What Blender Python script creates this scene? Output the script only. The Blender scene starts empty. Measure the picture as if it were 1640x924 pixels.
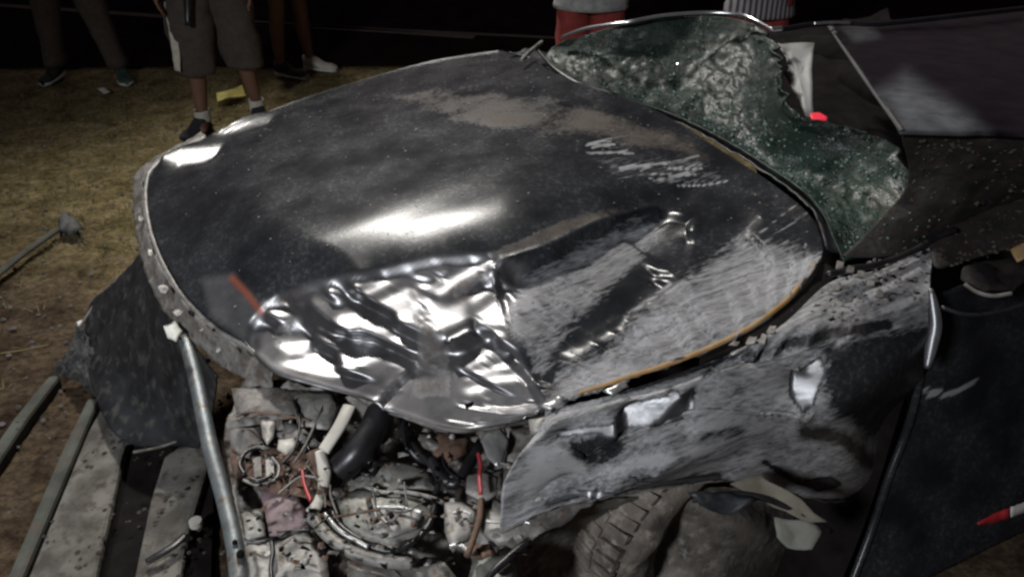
import bpy, math, random
import numpy as np
from mathutils import Vector, noise

SC = bpy.context.scene
COL = SC.collection
rnd = random.Random(7)
np.random.seed(3)

# ------------------------------------------------------------------ camera
F_PX, PITCH, CAM_H = 1200.0, math.radians(34.0), 1.75
cam_data = bpy.data.cameras.new('camera')
cam_data.sensor_width = 36.0
cam_data.lens = 36.0 * F_PX / 1640.0
cam_data.clip_start = 0.02
cam_data.clip_end = 400.0
cam = bpy.data.objects.new('camera', cam_data)
COL.objects.link(cam)
cam.location = (0, 0, CAM_H)
cam.rotation_euler = (math.pi / 2 - PITCH, 0, 0)
SC.camera = cam

# ------------------------------------------------------------------ light
LAMP = np.array([-2.5, 6.7, 6.7])          # flood lamp beyond the far left verge
AIM = np.array([0.1, 1.6, 0.7])
world = bpy.data.worlds.new('World')
SC.world = world
world.use_nodes = True
wn = world.node_tree.nodes
wl = world.node_tree.links
bg = wn['Background']
sky = wn.new('ShaderNodeTexSky')
sky.sky_type = 'NISHITA'
sky.sun_disc = False
_d = (LAMP - AIM) / np.linalg.norm(LAMP - AIM)
SUN_EL, SUN_AZ = math.asin(_d[2]), math.atan2(_d[0], _d[1])
sky.sun_elevation = SUN_EL
sky.sun_rotation = SUN_AZ
hs = wn.new('ShaderNodeHueSaturation')
hs.inputs['Saturation'].default_value = 0.25
wl.new(sky.outputs[0], hs.inputs['Color'])
tint = wn.new('ShaderNodeMix'); tint.data_type = 'RGBA'; tint.blend_type = 'MULTIPLY'
tint.inputs[0].default_value = 1.0
tint.inputs[7].default_value = (1.0, .74, .78, 1)
wl.new(hs.outputs[0], tint.inputs[6])
wl.new(tint.outputs[2], bg.inputs[0])
bg.inputs[1].default_value = 0.008

def lamp(name, kind, loc, aim, energy, color, **kw):
    l = bpy.data.lights.new(name, kind)
    l.energy = energy
    l.color = color
    for k, v in kw.items():
        setattr(l, k, v)
    o = bpy.data.objects.new(name, l)
    COL.objects.link(o)
    o.location = loc
    o.rotation_euler = (Vector(aim) - Vector(loc)).to_track_quat('-Z', 'Y').to_euler()
    return o

lamp('sun', 'SUN', LAMP.tolist(), AIM.tolist(), 0.06, (1.0, 0.95, 0.88), angle=math.radians(3))
lamp('street_flood', 'SPOT', LAMP.tolist(), AIM.tolist(), 2700, (1.0, 0.96, 0.90),
     spot_size=math.radians(62), spot_blend=1.0, shadow_soft_size=0.35)
LAMP2 = np.array([-1.9, -1.6, 3.0])        # added fill lamp, unseen behind the camera, brightens engine bay and flank
lamp('crowd_torch', 'SPOT', LAMP2.tolist(), (-0.5, 1.6, 0.45), 540, (0.93, 0.96, 1.0),
     spot_size=math.radians(80), spot_blend=1.0, shadow_soft_size=0.22)

SC.view_settings.view_transform = 'Standard'
SC.view_settings.look = 'None'
SC.view_settings.exposure = 0.0
SC.view_settings.gamma = 1.0
SC.cycles.filter_width = 2.6
SC.cycles.max_bounces = 5

# ------------------------------------------------------------------ helpers
cP, sP = math.cos(PITCH), math.sin(PITCH)
def ray(px, py):
    a, b = (px - 820) / F_PX, (py - 462) / F_PX
    return np.array([a, cP - b * sP, -sP - b * cP])
def P(px, py, z):
    """point at height z whose place in the photograph is px, py"""
    r = ray(px, py)
    return np.array([0, 0, CAM_H]) + r * ((z - CAM_H) / r[2])
SIDE_O, SIDE_N, SIDE_D = np.array([.65, 1.17, 0.]), np.array([.431, -.902, 0.]), np.array([.902, .431, 0.])
def PS(px, py, off=0.0):
    """point on the near flank of the car (a vertical plane), off metres outwards"""
    r = ray(px, py)
    o = SIDE_O + SIDE_N * off
    t = ((o - np.array([0, 0, CAM_H])) @ SIDE_N) / (r @ SIDE_N)
    return np.array([0, 0, CAM_H]) + r * t
def SZ(s, z, off=0.0):
    """point on the flank, s metres along the car and z up"""
    return SIDE_O + SIDE_D * s + SIDE_N * off + np.array([0, 0, z])
def proj(p):
    d = p - np.array([0, 0, CAM_H])
    dep = d[..., 1] * cP - d[..., 2] * sP
    up = d[..., 1] * sP + d[..., 2] * cP
    return 820 + F_PX * d[..., 0] / dep, 462 - F_PX * up / dep

def smooth(t):
    t = np.clip(t, 0, 1)
    return t * t * (3 - 2 * t)
def seg_dist(X, Y, pts, closed=False):
    best = np.full(X.shape, 1e9)
    n = len(pts)
    for i in range(n if closed else n - 1):
        (x0, y0), (x1, y1) = pts[i][:2], pts[(i + 1) % n][:2]
        dx, dy = x1 - x0, y1 - y0
        L = dx * dx + dy * dy + 1e-9
        t = np.clip(((X - x0) * dx + (Y - y0) * dy) / L, 0, 1)
        best = np.minimum(best, np.hypot(X - x0 - t * dx, Y - y0 - t * dy))
    return best
def stroke(X, Y, pts, w, v=1.0):
    return v * np.exp(-(seg_dist(X, Y, pts) / w) ** 2)
def polyf(X, Y, pts, feather, v=1.0):
    d = seg_dist(X, Y, pts, True)
    inside = np.zeros(X.shape, bool)
    n = len(pts)
    for i in range(n):
        (x0, y0), (x1, y1) = pts[i], pts[(i + 1) % n]
        if y0 == y1:
            continue
        c = ((y0 > Y) != (y1 > Y)) & (X < (x1 - x0) * (Y - y0) / (y1 - y0) + x0)
        inside ^= c
    sd = np.where(inside, d, -d)
    return v * smooth(sd / (2 * feather) + .5)
def vnoise(pts, scale, octaves=4, stretch=(1, 1, 1), seed=0.0):
    """fractal noise at an array of points, about -1..1"""
    a = pts.reshape(-1, 3) * np.array(stretch) * scale + seed
    out = np.array([noise.fractal(Vector(p), 1.0, 2.0, octaves) for p in a])
    return out.reshape(pts.shape[:-1])

def catmull(ctrl, n):
    """n points along a smooth curve through the control points, even in length"""
    c = np.array(ctrl, float)
    if len(c) == 2:
        t = np.linspace(0, 1, n)[:, None]
        return c[0] * (1 - t) + c[1] * t
    e = np.vstack([2 * c[0] - c[1], c, 2 * c[-1] - c[-2]])
    out = []
    for i in range(1, len(e) - 2):
        for t in np.linspace(0, 1, 16, endpoint=False):
            p0, p1, p2, p3 = e[i - 1], e[i], e[i + 1], e[i + 2]
            out.append(.5 * (2 * p1 + (p2 - p0) * t + (2 * p0 - 5 * p1 + 4 * p2 - p3) * t * t + (3 * p1 - p0 - 3 * p2 + p3) * t ** 3))
    out.append(c[-1])
    out = np.array(out)
    L = np.r_[0, np.cumsum(np.linalg.norm(np.diff(out, axis=0), axis=1))]
    s = np.linspace(0, L[-1], n)
    return np.stack([np.interp(s, L, out[:, k]) for k in range(out.shape[1])], 1)
def coons(left, right, top, bottom, M, N):
    """left/right run top->bottom (M), top/bottom run left->right (N)"""
    l, r, t, b = catmull(left, M), catmull(right, M), catmull(top, N), catmull(bottom, N)
    u = np.linspace(0, 1, N)[None, :, None]
    v = np.linspace(0, 1, M)[:, None, None]
    S = (1 - u) * l[:, None] + u * r[:, None] + (1 - v) * t[None] + v * b[None]
    S -= (1 - u) * (1 - v) * l[0] + u * (1 - v) * r[0] + (1 - u) * v * l[-1] + u * v * r[-1]
    return S
def loft_grid(rows, M, N):
    """smooth surface through rows of control points"""
    R = np.array([catmull(r, N) for r in rows])
    return np.array([catmull(R[:, j], M) for j in range(N)]).transpose(1, 0, 2)
def grid_normals(B):
    du = np.gradient(B, axis=1)
    dv = np.gradient(B, axis=0)
    n = np.cross(du, dv)
    n /= np.linalg.norm(n, axis=2, keepdims=True) + 1e-12
    c = np.array([0, 0, CAM_H]) - B
    n *= np.sign((n * c).sum(2, keepdims=True) + 1e-9)
    return n, du, dv

def resamp(a, M, N):
    m, n = a.shape
    y = np.linspace(0, m - 1, M); x = np.linspace(0, n - 1, N)
    t = np.stack([np.interp(x, np.arange(n), a[i]) for i in range(m)])
    return np.stack([np.interp(y, np.arange(m), t[:, j]) for j in range(N)], 1)
def blur(a, k):
    for _ in range(k):
        p = np.pad(a, 1, mode='edge')
        a = (p[1:-1, 1:-1] * 4 + p[:-2, 1:-1] + p[2:, 1:-1] + p[1:-1, :-2] + p[1:-1, 2:]) / 8
    return a
def dents(B, T, s=.17, stiff=.004, hold=.02, amp=.004, weight=None, levels=(6, 3, 1.5), iters=(500, 320, 220), lampos=LAMP, seed=5, rough=1.0, wcoarse=None, kick=None, crease=.035):
    """beat dents into a sheet: offsets along its normal so that it leans towards the
    lamp where T is 1 and away from it where T is 0, large folds first, then small"""
    M, N = T.shape
    n_full, _, _ = grid_normals(B)
    W_full = np.ones_like(T) if weight is None else weight * np.ones_like(T)
    S_full = stiff * np.ones_like(T)
    d = None
    for li, (lev, it) in enumerate(zip(levels, iters)):
        m, n_ = max(8, int(M / lev)), max(8, int(N / lev))
        b = np.stack([resamp(B[..., k], m, n_) for k in range(3)], 2)
        t = resamp(blur(T, int(lev * lev * .5)), m, n_); W = resamp(wcoarse if (wcoarse is not None and lev > 8) else W_full, m, n_); S = resamp(S_full if lev < 8 else S_full * 0, m, n_); sc = s if lev < 8 else .26
        n, du, dv = grid_normals(b)
        h = lampos - b
        h /= np.linalg.norm(h, axis=2, keepdims=True)
        v = np.array([0, 0, CAM_H]) - b
        v /= np.linalg.norm(v, axis=2, keepdims=True)
        h = h + v
        h /= np.linalg.norm(h, axis=2, keepdims=True)
        hn = np.maximum((h * n).sum(2, keepdims=True), .25)
        G = -(h - hn * n) / hn
        E = (du * du).sum(2); Fm = (du * dv).sum(2); Gm = (dv * dv).sum(2)
        det = E * Gm - Fm * Fm + 1e-14
        bu = (Gm[..., None] * du - Fm[..., None] * dv) / det[..., None]
        bv = (E[..., None] * dv - Fm[..., None] * du) / det[..., None]
        cell = float(np.median(np.sqrt(np.sqrt(det))))
        if d is None:
            r = blur(np.random.RandomState(seed).randn(m, n_), 4)
            d = r / r.std() * (amp * rough * rough * W if kick is None else resamp(kick, m, n_))
        else:
            d = resamp(d, m, n_)
            if prev > 8:
                d = blur(d, 2)
                if lev <= 8 and kick is not None:
                    rr_ = blur(np.random.RandomState(seed).randn(m, n_), 3)
                    d = d + rr_ / rr_.std() * resamp(kick, m, n_)
        prev = lev; d_ref = d.copy() if lev <= 8 else d * 0
        coarse = lev > 8
        if coarse:      # broad swells only: the sheet is a sum of wide smooth bumps
            gu_, gv_ = np.linspace(0, 1, n_)[None, :, None], np.linspace(0, 1, m)[:, None, None]
            cu, cv = [c_.ravel() for c_ in np.meshgrid(np.linspace(0, 1, 7), np.linspace(0, 1, 6))]
            PHI = np.exp(-((gu_ - cu) / .2) ** 2 - ((gv_ - cv) / .22) ** 2) * (np.clip(4 * gu_ * (1 - gu_), 0, 1) * np.clip(4 * gv_ * (1 - gv_), 0, 1)) ** .5
            cf = np.zeros(PHI.shape[2]); d = PHI @ cf
            lr = .0006
        m1 = np.zeros_like(cf if coarse else d); m2 = np.zeros_like(m1)
        if not coarse: lr = cell * .05
        for k in range(it):
            gu = np.zeros_like(d); gv = np.zeros_like(d)
            gu[:, :-1] = d[:, 1:] - d[:, :-1]
            gv[:-1] = d[1:] - d[:-1]
            res = bu * gu[..., None] + bv * gv[..., None] - G
            q = (res ** 2).sum(2)
            base = 1 + q / sc ** 2
            sp = base ** -1.6
            c = 2 * (sp - t) * W * (-1.6) * base ** -2.6 * 2 / sc ** 2
            gr = c[..., None] * res
            a = (gr * bu).sum(2) * cell; bb = (gr * bv).sum(2) * cell
            g = np.zeros_like(d)
            g[:, 1:] += a[:, :-1]; g[:, :-1] -= a[:, :-1]
            g[1:] += bb[:-1]; g[:-1] -= bb[:-1]
            lap = np.zeros_like(d)
            lap[1:-1, 1:-1] = (d[:-2, 1:-1] + d[2:, 1:-1] + d[1:-1, :-2] + d[1:-1, 2:] - 4 * d[1:-1, 1:-1]) / cell
            lap = lap / np.sqrt(1 + (lap / crease) ** 2) * S
            l2 = np.zeros_like(d)
            l2[1:-1, 1:-1] = lap[:-2, 1:-1] + lap[2:, 1:-1] + lap[1:-1, :-2] + lap[1:-1, 2:] - 4 * lap[1:-1, 1:-1]
            g += 2 * l2 * (.008 / cell) ** 2 + 2 * hold * (1 - .9 * W) * (d - d_ref) / .03 * cell / .008
            if coarse: g = np.tensordot(g, PHI, ((0, 1), (0, 1))) + 40 * cell * cf
            m1 = .9 * m1 + .1 * g; m2 = .98 * m2 + .02 * g * g
            stp = lr * (1 - .8 * k / it) * (m1 / (1 - .9 ** (k + 1))) / (np.sqrt(m2 / (1 - .98 ** (k + 1))) + 1e-7)
            if coarse: cf = cf - stp; d = PHI @ cf
            else: d = d - stp
        if coarse: print('swell', float(d.min()), float(d.max()))
    return resamp(d, M, N), n_full

# ------------------------------------------------------------------ object makers
def link(o, parent=None):
    COL.objects.link(o)
    if parent is not None:
        o.parent = parent
    return o
def mesh_obj(name, verts, faces, m, parent=None, shade=True, mats=None, attrs=None, thick=0, origin=None):
    me = bpy.data.meshes.new(name)
    V = np.array(verts, float)
    me.from_pydata(V.tolist(), [], faces)
    me.update()
    me.materials.append(m)
    if attrs:
        for k, a in attrs.items():
            at = me.attributes.new(k, 'FLOAT', 'POINT')
            at.data.foreach_set('value', np.ascontiguousarray(a, dtype=np.float32).ravel())
    if shade:
        me.polygons.foreach_set('use_smooth', [True] * len(me.polygons))
    o = bpy.data.objects.new(name, me)
    link(o, parent)
    if thick:
        s = o.modifiers.new('thickness', 'SOLIDIFY')
        s.thickness = thick
        s.offset = -1
    return o
def grid_obj(name, B, m, parent=None, attrs=None, thick=0, shade=True):
    M, N = B.shape[:2]
    idx = np.arange(M * N).reshape(M, N)
    f = np.stack([idx[:-1, :-1], idx[:-1, 1:], idx[1:, 1:], idx[1:, :-1]], -1).reshape(-1, 4)
    n = np.cross(B[0, -1] - B[0, 0], B[-1, 0] - B[0, 0])
    n_, _, _ = grid_normals(B)
    if (n_[M // 2, N // 2] @ n) < 0:
        f = f[:, ::-1]
    else:
        pass
    # faces must wind so that their normal agrees with n_
    a, b, c = (B.reshape(-1, 3)[f[len(f) // 2, k]] for k in range(3))
    if np.cross(b - a, c - a) @ n_[M // 2, N // 2] < 0:
        f = f[:, ::-1]
    return mesh_obj(name, B.reshape(-1, 3), f.tolist(), m, parent, shade, attrs=attrs, thick=thick)
def empty(name, loc, label, cat, group=None):
    o = bpy.data.objects.new(name, None)
    link(o)
    o.location = [float(c) for c in loc]
    o['label'] = label; o['category'] = cat
    if group: o['group'] = group
    o.empty_display_size = .1
    return o
def tag(o, label=None, cat=None, group=None, kind=None):
    for k, v in (('label', label), ('category', cat), ('group', group), ('kind', kind)):
        if v: o[k] = v
    return o
def adopt(o, parent):
    """parent and keep the world place (parents here only translate)"""
    o.parent = parent
    o.location = Vector(o.location) - Vector(parent.location)
    return o
def tube(name, pts, r, m, parent=None, n=10, seg=40, ribs=0.0, flat=1.0, closed=False, radii=None):
    c = catmull(list(pts) + ([pts[0]] if closed else []), seg)
    V, F = [], []
    up = np.array([0, 0, 1.0])
    for i in range(seg):
        t = c[min(i + 1, seg - 1)] - c[max(i - 1, 0)]
        t /= np.linalg.norm(t) + 1e-9
        a = np.cross(t, up)
        if np.linalg.norm(a) < .1: a = np.cross(t, np.array([1.0, 0, 0]))
        a /= np.linalg.norm(a)
        b = np.cross(a, t)
        rr = (r if radii is None else np.interp(i / (seg - 1), np.linspace(0, 1, len(radii)), radii))
        rr = rr * (1 + ribs * (1 if i % 2 else -1))
        for k in range(n):
            an = 2 * math.pi * k / n
            V.append(c[i] + a * math.cos(an) * rr + b * math.sin(an) * rr * flat)
    for i in range(seg - 1):
        for k in range(n):
            F.append((i * n + k, i * n + (k + 1) % n, (i + 1) * n + (k + 1) % n, (i + 1) * n + k))
    F.append(tuple(range(n - 1, -1, -1)))
    F.append(tuple((seg - 1) * n + k for k in range(n)))
    return mesh_obj(name, V, F, m, parent)
def ribbon(name, a, b, m, parent=None, n=60, mth=5, bulge=0.0, rough=0.0, thick=.003, seed=0., attrs=None):
    A, Bq = catmull(a, n), catmull(b, n)
    v = np.linspace(0, 1, mth)[:, None, None]
    G = A[None] * (1 - v) + Bq[None] * v
    G[..., 2] += bulge * np.sin(v[..., 0] * math.pi)
    if rough:
        G[..., 2] += rough * vnoise(G, 30, 3, seed=seed)
        G[..., 0] += rough * .6 * vnoise(G, 22, 2, seed=seed + 9)
    return grid_obj(name, G, m, parent, thick=thick, attrs=attrs)
def plate(name, pts, m, parent=None, thick=.004, rough=.004, sub=3, bulge=0.0, seed=None):
    """a bent scrap of sheet whose outline runs through world points"""
    pts = [np.array(p, float) for p in pts]
    seed = rnd.uniform(0, 50) if seed is None else seed
    n = len(pts) * sub
    ring = []
    for i in range(len(pts)):
        a, b = pts[i], pts[(i + 1) % len(pts)]
        for k in range(sub):
            ring.append(a + (b - a) * k / sub)
    ring = np.array(ring)
    c = ring.mean(0)
    rings = 4
    V = [c + np.array([0, 0, bulge])]
    for j in range(1, rings + 1):
        t = j / rings
        V += list(c + (ring - c) * t + np.array([0, 0, bulge * (1 - t * t)]))
    V = np.array(V)
    if rough:
        V[:, 2] += rough * 1.6 * vnoise(V, 26, 3, seed=seed)
        V[:, 1] += rough * .5 * vnoise(V, 30, 2, seed=seed + 5)
    F = [(0, 1 + (k + 1) % n, 1 + k) for k in range(n)]
    for j in range(rings - 1):
        for k in range(n):
            a0, a1 = 1 + j * n + k, 1 + j * n + (k + 1) % n
            F.append((a0, a1, a1 + n, a0 + n))
    nn = np.cross(ring[n // 3] - c, ring[2 * n // 3] - c)
    if nn @ (np.array([0, 0, CAM_H]) - c) > 0:
        F = [f[::-1] for f in F]
        F = [f[::-1] for f in F] if False else F
    return mesh_obj(name, V, F, m, parent, thick=thick)

# ------------------------------------------------------------------ materials
def new_mat(name):
    m = bpy.data.materials.new(name)
    m.use_nodes = True
    return m, m.node_tree.nodes, m.node_tree.links, m.node_tree.nodes['Principled BSDF']
def texco(N, L, scale=(1, 1, 1), rot=0.0):
    g = N.new('ShaderNodeNewGeometry')
    mp = N.new('ShaderNodeMapping')
    mp.vector_type = 'TEXTURE' if False else 'POINT'
    mp.inputs['Rotation'].default_value = (0, 0, rot)
    mp.inputs['Scale'].default_value = scale
    if rot:
        m0 = N.new('ShaderNodeMapping')
        m0.inputs['Rotation'].default_value = (0, 0, rot)
        L.new(g.outputs['Position'], m0.inputs['Vector'])
        mp.inputs['Rotation'].default_value = (0, 0, 0)
        L.new(m0.outputs[0], mp.inputs['Vector'])
    else:
        L.new(g.outputs['Position'], mp.inputs['Vector'])
    return mp.outputs[0]
def nz(N, L, vec, scale, detail=6, rough=.6, dist=0.0):
    n = N.new('ShaderNodeTexNoise')
    n.inputs['Scale'].default_value = scale
    n.inputs['Detail'].default_value = detail
    n.inputs['Roughness'].default_value = rough
    n.inputs['Distortion'].default_value = dist
    L.new(vec, n.inputs['Vector'])
    return n.outputs['Fac']
def ramp(N, L, fac, stops):
    r = N.new('ShaderNodeValToRGB')
    el = r.color_ramp.elements
    while len(el) < len(stops): el.new(.5)
    for e, (p, c) in zip(el, stops):
        e.position = p
        e.color = (*c, 1) if len(c) == 3 else (c[0],) * 3 + (1,) if len(c) == 1 else c
    L.new(fac, r.inputs[0])
    return r.outputs[0]
def mixc(N, L, f, a, b):
    m = N.new('ShaderNodeMix')
    m.data_type = 'RGBA'
    for s, v in ((0, f), (6, a), (7, b)):
        if isinstance(v, (int, float)): m.inputs[s].default_value = v
        elif isinstance(v, tuple): m.inputs[s].default_value = (*v, 1)
        else: L.new(v, m.inputs[s])
    return m.outputs[2]
def mth(N, L, op, a, b=0.0, clamp=False):
    m = N.new('ShaderNodeMath')
    m.operation = op
    m.use_clamp = clamp
    for s, v in ((0, a), (1, b)):
        if isinstance(v, (int, float)): m.inputs[s].default_value = v
        else: L.new(v, m.inputs[s])
    return m.outputs[0]
def bumpn(N, L, B, h, strength, dist=.004):
    b = N.new('ShaderNodeBump')
    b.inputs['Strength'].default_value = strength
    b.inputs['Distance'].default_value = dist
    L.new(h, b.inputs['Height'])
    L.new(b.outputs[0], B.inputs['Normal'])
    return b
def attr(N, name):
    a = N.new('ShaderNodeAttribute')
    a.attribute_name = name
    return a.outputs['Fac']
def worn(name, c1, c2, scale=12, rough=.6, metal=0.0, bump=.3, c3=None, bdist=.004, stretch=(1, 1, 1), rot=0.0, spec=.5):
    """two or three toned worn surface"""
    m, N, L, B = new_mat(name)
    v = texco(N, L, stretch, rot)
    f = nz(N, L, v, scale)
    col = ramp(N, L, f, [(.36, c1), (.62, c2)])
    if c3:
        f2 = nz(N, L, v, scale * 2.7, 5)
        k = ramp(N, L, f2, [(.52, (0,)), (.66, (1,))])
        col = mixc(N, L, k, col, c3)
    L.new(col, B.inputs['Base Color'])
    B.inputs['Roughness'].default_value = rough
    B.inputs['Metallic'].default_value = metal
    B.inputs['Specular IOR Level'].default_value = spec
    bumpn(N, L, B, nz(N, L, v, scale * 4, 8, .7), bump, bdist)
    return m

AX = -math.atan2(.431, .902)            # turns the car's length onto x
def car_paint(name, d0=(.18, .18, .188), d1=(.38, .38, .395)):
    m, N, L, B = new_mat(name)
    vs = texco(N, L, (1.6, 22, 10), AX)
    vi = texco(N, L)
    vr = texco(N, L, (4, 16, 16), AX)
    dust, mud, bare = attr(N, 'dust'), attr(N, 'mud'), attr(N, 'bare')
    streak = nz(N, L, vs, 2.4, 8, .72, .8)
    blot = nz(N, L, vi, 7, 8, .62)
    speck = nz(N, L, vi, 85, 4, .7)
    fleck = nz(N, L, vr, 9, 7, .7)
    paint = ramp(N, L, blot, [(.35, (.010, .011, .013)), (.68, (.022, .024, .027))])
    metal = ramp(N, L, blot, [(.3, (.15, .15, .155)), (.55, (.25, .25, .26)), (.75, (.15, .125, .11))])
    base = mixc(N, L, bare, paint, metal)
    dc = ramp(N, L, blot, [(.3, d0), (.7, d1)])
    # grey scuffed dust and painted sheen
    k = mth(N, L, 'ADD', mth(N, L, 'MULTIPLY', mth(N, L, 'SUBTRACT', streak, .5), 1.25), mth(N, L, 'ADD', mth(N, L, 'MULTIPLY', mth(N, L, 'SUBTRACT', fleck, .5), 1.2), .5))
    df = mth(N, L, 'SUBTRACT', mth(N, L, 'ADD', k, mth(N, L, 'MULTIPLY', dust, 1.05)), .95)
    df = mth(N, L, 'MULTIPLY', df, 2.0, True)
    df = mth(N, L, 'MULTIPLY', df, .88)
    # thin film of dirt everywhere with grit
    film = ramp(N, L, speck, [(.50, (.01,)), (.74, (.16,))])
    film = mth(N, L, 'MULTIPLY', film, ramp(N, L, blot, [(.40, (.12,)), (.62, (1.0,))]))
    film = mth(N, L, 'MULTIPLY', film, mth(N, L, 'SUBTRACT', 1.0, mth(N, L, 'MULTIPLY', bare, .85)))
    df = mth(N, L, 'MAXIMUM', df, film)
    col = mixc(N, L, df, base, dc)
    mc = ramp(N, L, blot, [(.35, (.042, .033, .027)), (.62, (.085, .069, .055))])
    mk = mth(N, L, 'SUBTRACT', mth(N, L, 'ADD', mth(N, L, 'ADD', mth(N, L, 'MULTIPLY', blot, 1.3), mth(N, L, 'MULTIPLY', speck, .7)), mth(N, L, 'MULTIPLY', mud, 1.0)), 1.52)
    mk = mth(N, L, 'MULTIPLY', mth(N, L, 'MULTIPLY', mk, 2.2, True), .85)
    col = mixc(N, L, mk, col, mc)
    rust = attr(N, 'rust')
    col = mixc(N, L, rust, col, (.30, .075, .035))
    L.new(col, B.inputs['Base Color'])
    cover = mth(N, L, 'MAXIMUM', df, mk)
    L.new(mth(N, L, 'MULTIPLY', mth(N, L, 'MAXIMUM', mth(N, L, 'MULTIPLY', bare, .95), .06), mth(N, L, 'SUBTRACT', 1.0, cover)), B.inputs['Metallic'])
    r0 = mth(N, L, 'ADD', ramp(N, L, blot, [(.3, (.22,)), (.7, (.30,))]), mth(N, L, 'MULTIPLY', bare, .13))
    L.new(mth(N, L, 'ADD', .22, mth(N, L, 'MULTIPLY', bare, .28)), B.inputs['Specular IOR Level'])
    r1 = mth(N, L, 'ADD', r0, mth(N, L, 'MULTIPLY', cover, .5))
    L.new(r1, B.inputs['Roughness'])
    h = mth(N, L, 'ADD', mth(N, L, 'MULTIPLY', streak, .6), mth(N, L, 'MULTIPLY', speck, .35))
    bumpn(N, L, B, mth(N, L, 'MULTIPLY', h, mth(N, L, 'ADD', cover, .12)), .5, .003)
    return m

MAT = {}
MAT['paint'] = car_paint('dark_grey_car_paint')
MAT['wing_paint'] = car_paint('dust_coated_wing_paint', (.24, .24, .245), (.46, .455, .46))
MAT['black_plastic'] = worn('black_plastic', (.006, .007, .009), (.02, .022, .025), 9, .45, 0, .4, c3=(.05, .05, .048))
MAT['rubber'] = worn('black_rubber', (.008, .008, .009), (.018, .018, .02), 20, .35, 0, .15)
MAT['grime_metal'] = worn('grimy_metal', (.085, .077, .07), (.22, .21, .195), 22, .55, .12, .5, c3=(.09, .065, .05))
MAT['pale_metal'] = worn('pale_sheet_metal', (.15, .145, .138), (.31, .30, .285), 20, .5, .25, .35, c3=(.16, .14, .11))
MAT['grey_green'] = worn('grey_green_primer', (.12, .12, .108), (.25, .25, .228), 20, .5, .15, .35, c3=(.12, .10, .07))
MAT['bright_metal'] = worn('bright_torn_metal', (.38, .38, .375), (.55, .55, .54), 20, .32, .7, .2)
MAT['galv'] = worn('dull_galvanised_bar', (.10, .115, .12), (.17, .19, .20), 14, .45, .5, .3, c3=(.10, .08, .06))
MAT['white_plastic'] = worn('off_white_plastic', (.34, .325, .285), (.50, .48, .43), 8, .5, 0, .2)
MAT['pink_plate'] = worn('mauve_primer', (.14, .10, .11), (.23, .17, .175), 11, .6, .1, .4, c3=(.12, .09, .09))
MAT['rust'] = worn('rusty_steel', (.085, .05, .036), (.16, .10, .07), 18, .8, .2, .6, c3=(.05, .03, .025))
MAT['red'] = worn('red_plastic', (.28, .018, .022), (.42, .03, .035), 10, .4, 0, .1)
MAT['dark_red'] = worn('dark_red_cable', (.20, .02, .03), (.34, .04, .05), 10, .5, 0, .1)
MAT['white_paper'] = worn('white_fragment', (.45, .46, .42), (.62, .62, .58), 14, .6, 0, .2)
MAT['yellow'] = worn('yellow_card', (.62, .52, .07), (.85, .76, .22), 9, .6, 0, .1, c3=(.5, .44, .2))
MAT['orange'] = worn('orange_seam_sealer', (.27, .15, .05), (.34, .22, .10), 22, .6, 0, .4, c3=(.25, .22, .17))
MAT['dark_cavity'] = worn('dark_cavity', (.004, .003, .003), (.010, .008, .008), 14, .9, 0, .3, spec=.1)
MAT['dusty_grey'] = worn('dusty_grey', (.085, .078, .074), (.20, .19, .18), 9, .8, .1, .5, c3=(.07, .06, .05))
MAT['trim_grey'] = worn('grey_pillar_trim', (.20, .20, .19), (.27, .27, .26), 8, .6, 0, .1)
MAT['mirror_black'] = worn('smoked_black', (.008, .008, .01), (.016, .016, .018), 6, .16, 0, .04)
MAT['mirror_dirt'] = worn('dirty_black_shell', (.006, .005, .006), (.03, .024, .02), 16, .75, 0, .6, spec=.2)
MAT['litter_bits'] = worn('dry_leaf_bits', (.09, .08, .06), (.26, .24, .20), 40, .8, 0, .1)
MAT['seal_grey'] = worn('dull_grey_seal', (.04, .04, .04), (.07, .07, .07), 12, .7, 0, .2)
MAT['muddy_bits'] = worn('dark_soil_bits', (.02, .015, .011), (.055, .042, .032), 30, .9, 0, .2)
MAT['chrome'] = worn('silver_moulding', (.45, .46, .47), (.62, .63, .64), 14, .22, .9, .1)
MAT['skin'] = worn('brown_skin', (.13, .065, .045), (.17, .09, .06), 7, .55, 0, .08)
MAT['hair'] = worn('black_hair', (.008, .007, .006), (.016, .014, .012), 60, .6, 0, .5)
MAT['taupe_cloth'] = worn('taupe_cloth', (.045, .037, .032), (.065, .053, .046), 30, .9, 0, .3)
MAT['brown_cloth'] = worn('dark_brown_cloth', (.06, .046, .037), (.09, .07, .056), 30, .9, 0, .3)
MAT['dark_cloth'] = worn('dark_cloth', (.015, .015, .018), (.03, .03, .034), 30, .9, 0, .3)
MAT['red_cloth'] = worn('red_cloth', (.16, .022, .02), (.24, .035, .03), 25, .9, 0, .3)
MAT['grey_cloth'] = worn('grey_cloth', (.20, .20, .20), (.30, .30, .29), 25, .9, 0, .3)
MAT['white_cloth'] = worn('white_cloth', (.42, .40, .33), (.55, .53, .44), 20, .9, 0, .2)
MAT['white_rubber'] = worn('white_shoe_rubber', (.42, .44, .42), (.55, .57, .54), 20, .6, 0, .1)
MAT['green_shoe'] = worn('dark_green_canvas', (.02, .05, .042), (.035, .08, .06), 25, .8, 0, .2)
MAT['eye'] = worn('eye_white', (.6, .58, .55), (.7, .68, .65), 5, .2, 0, .0)

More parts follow.
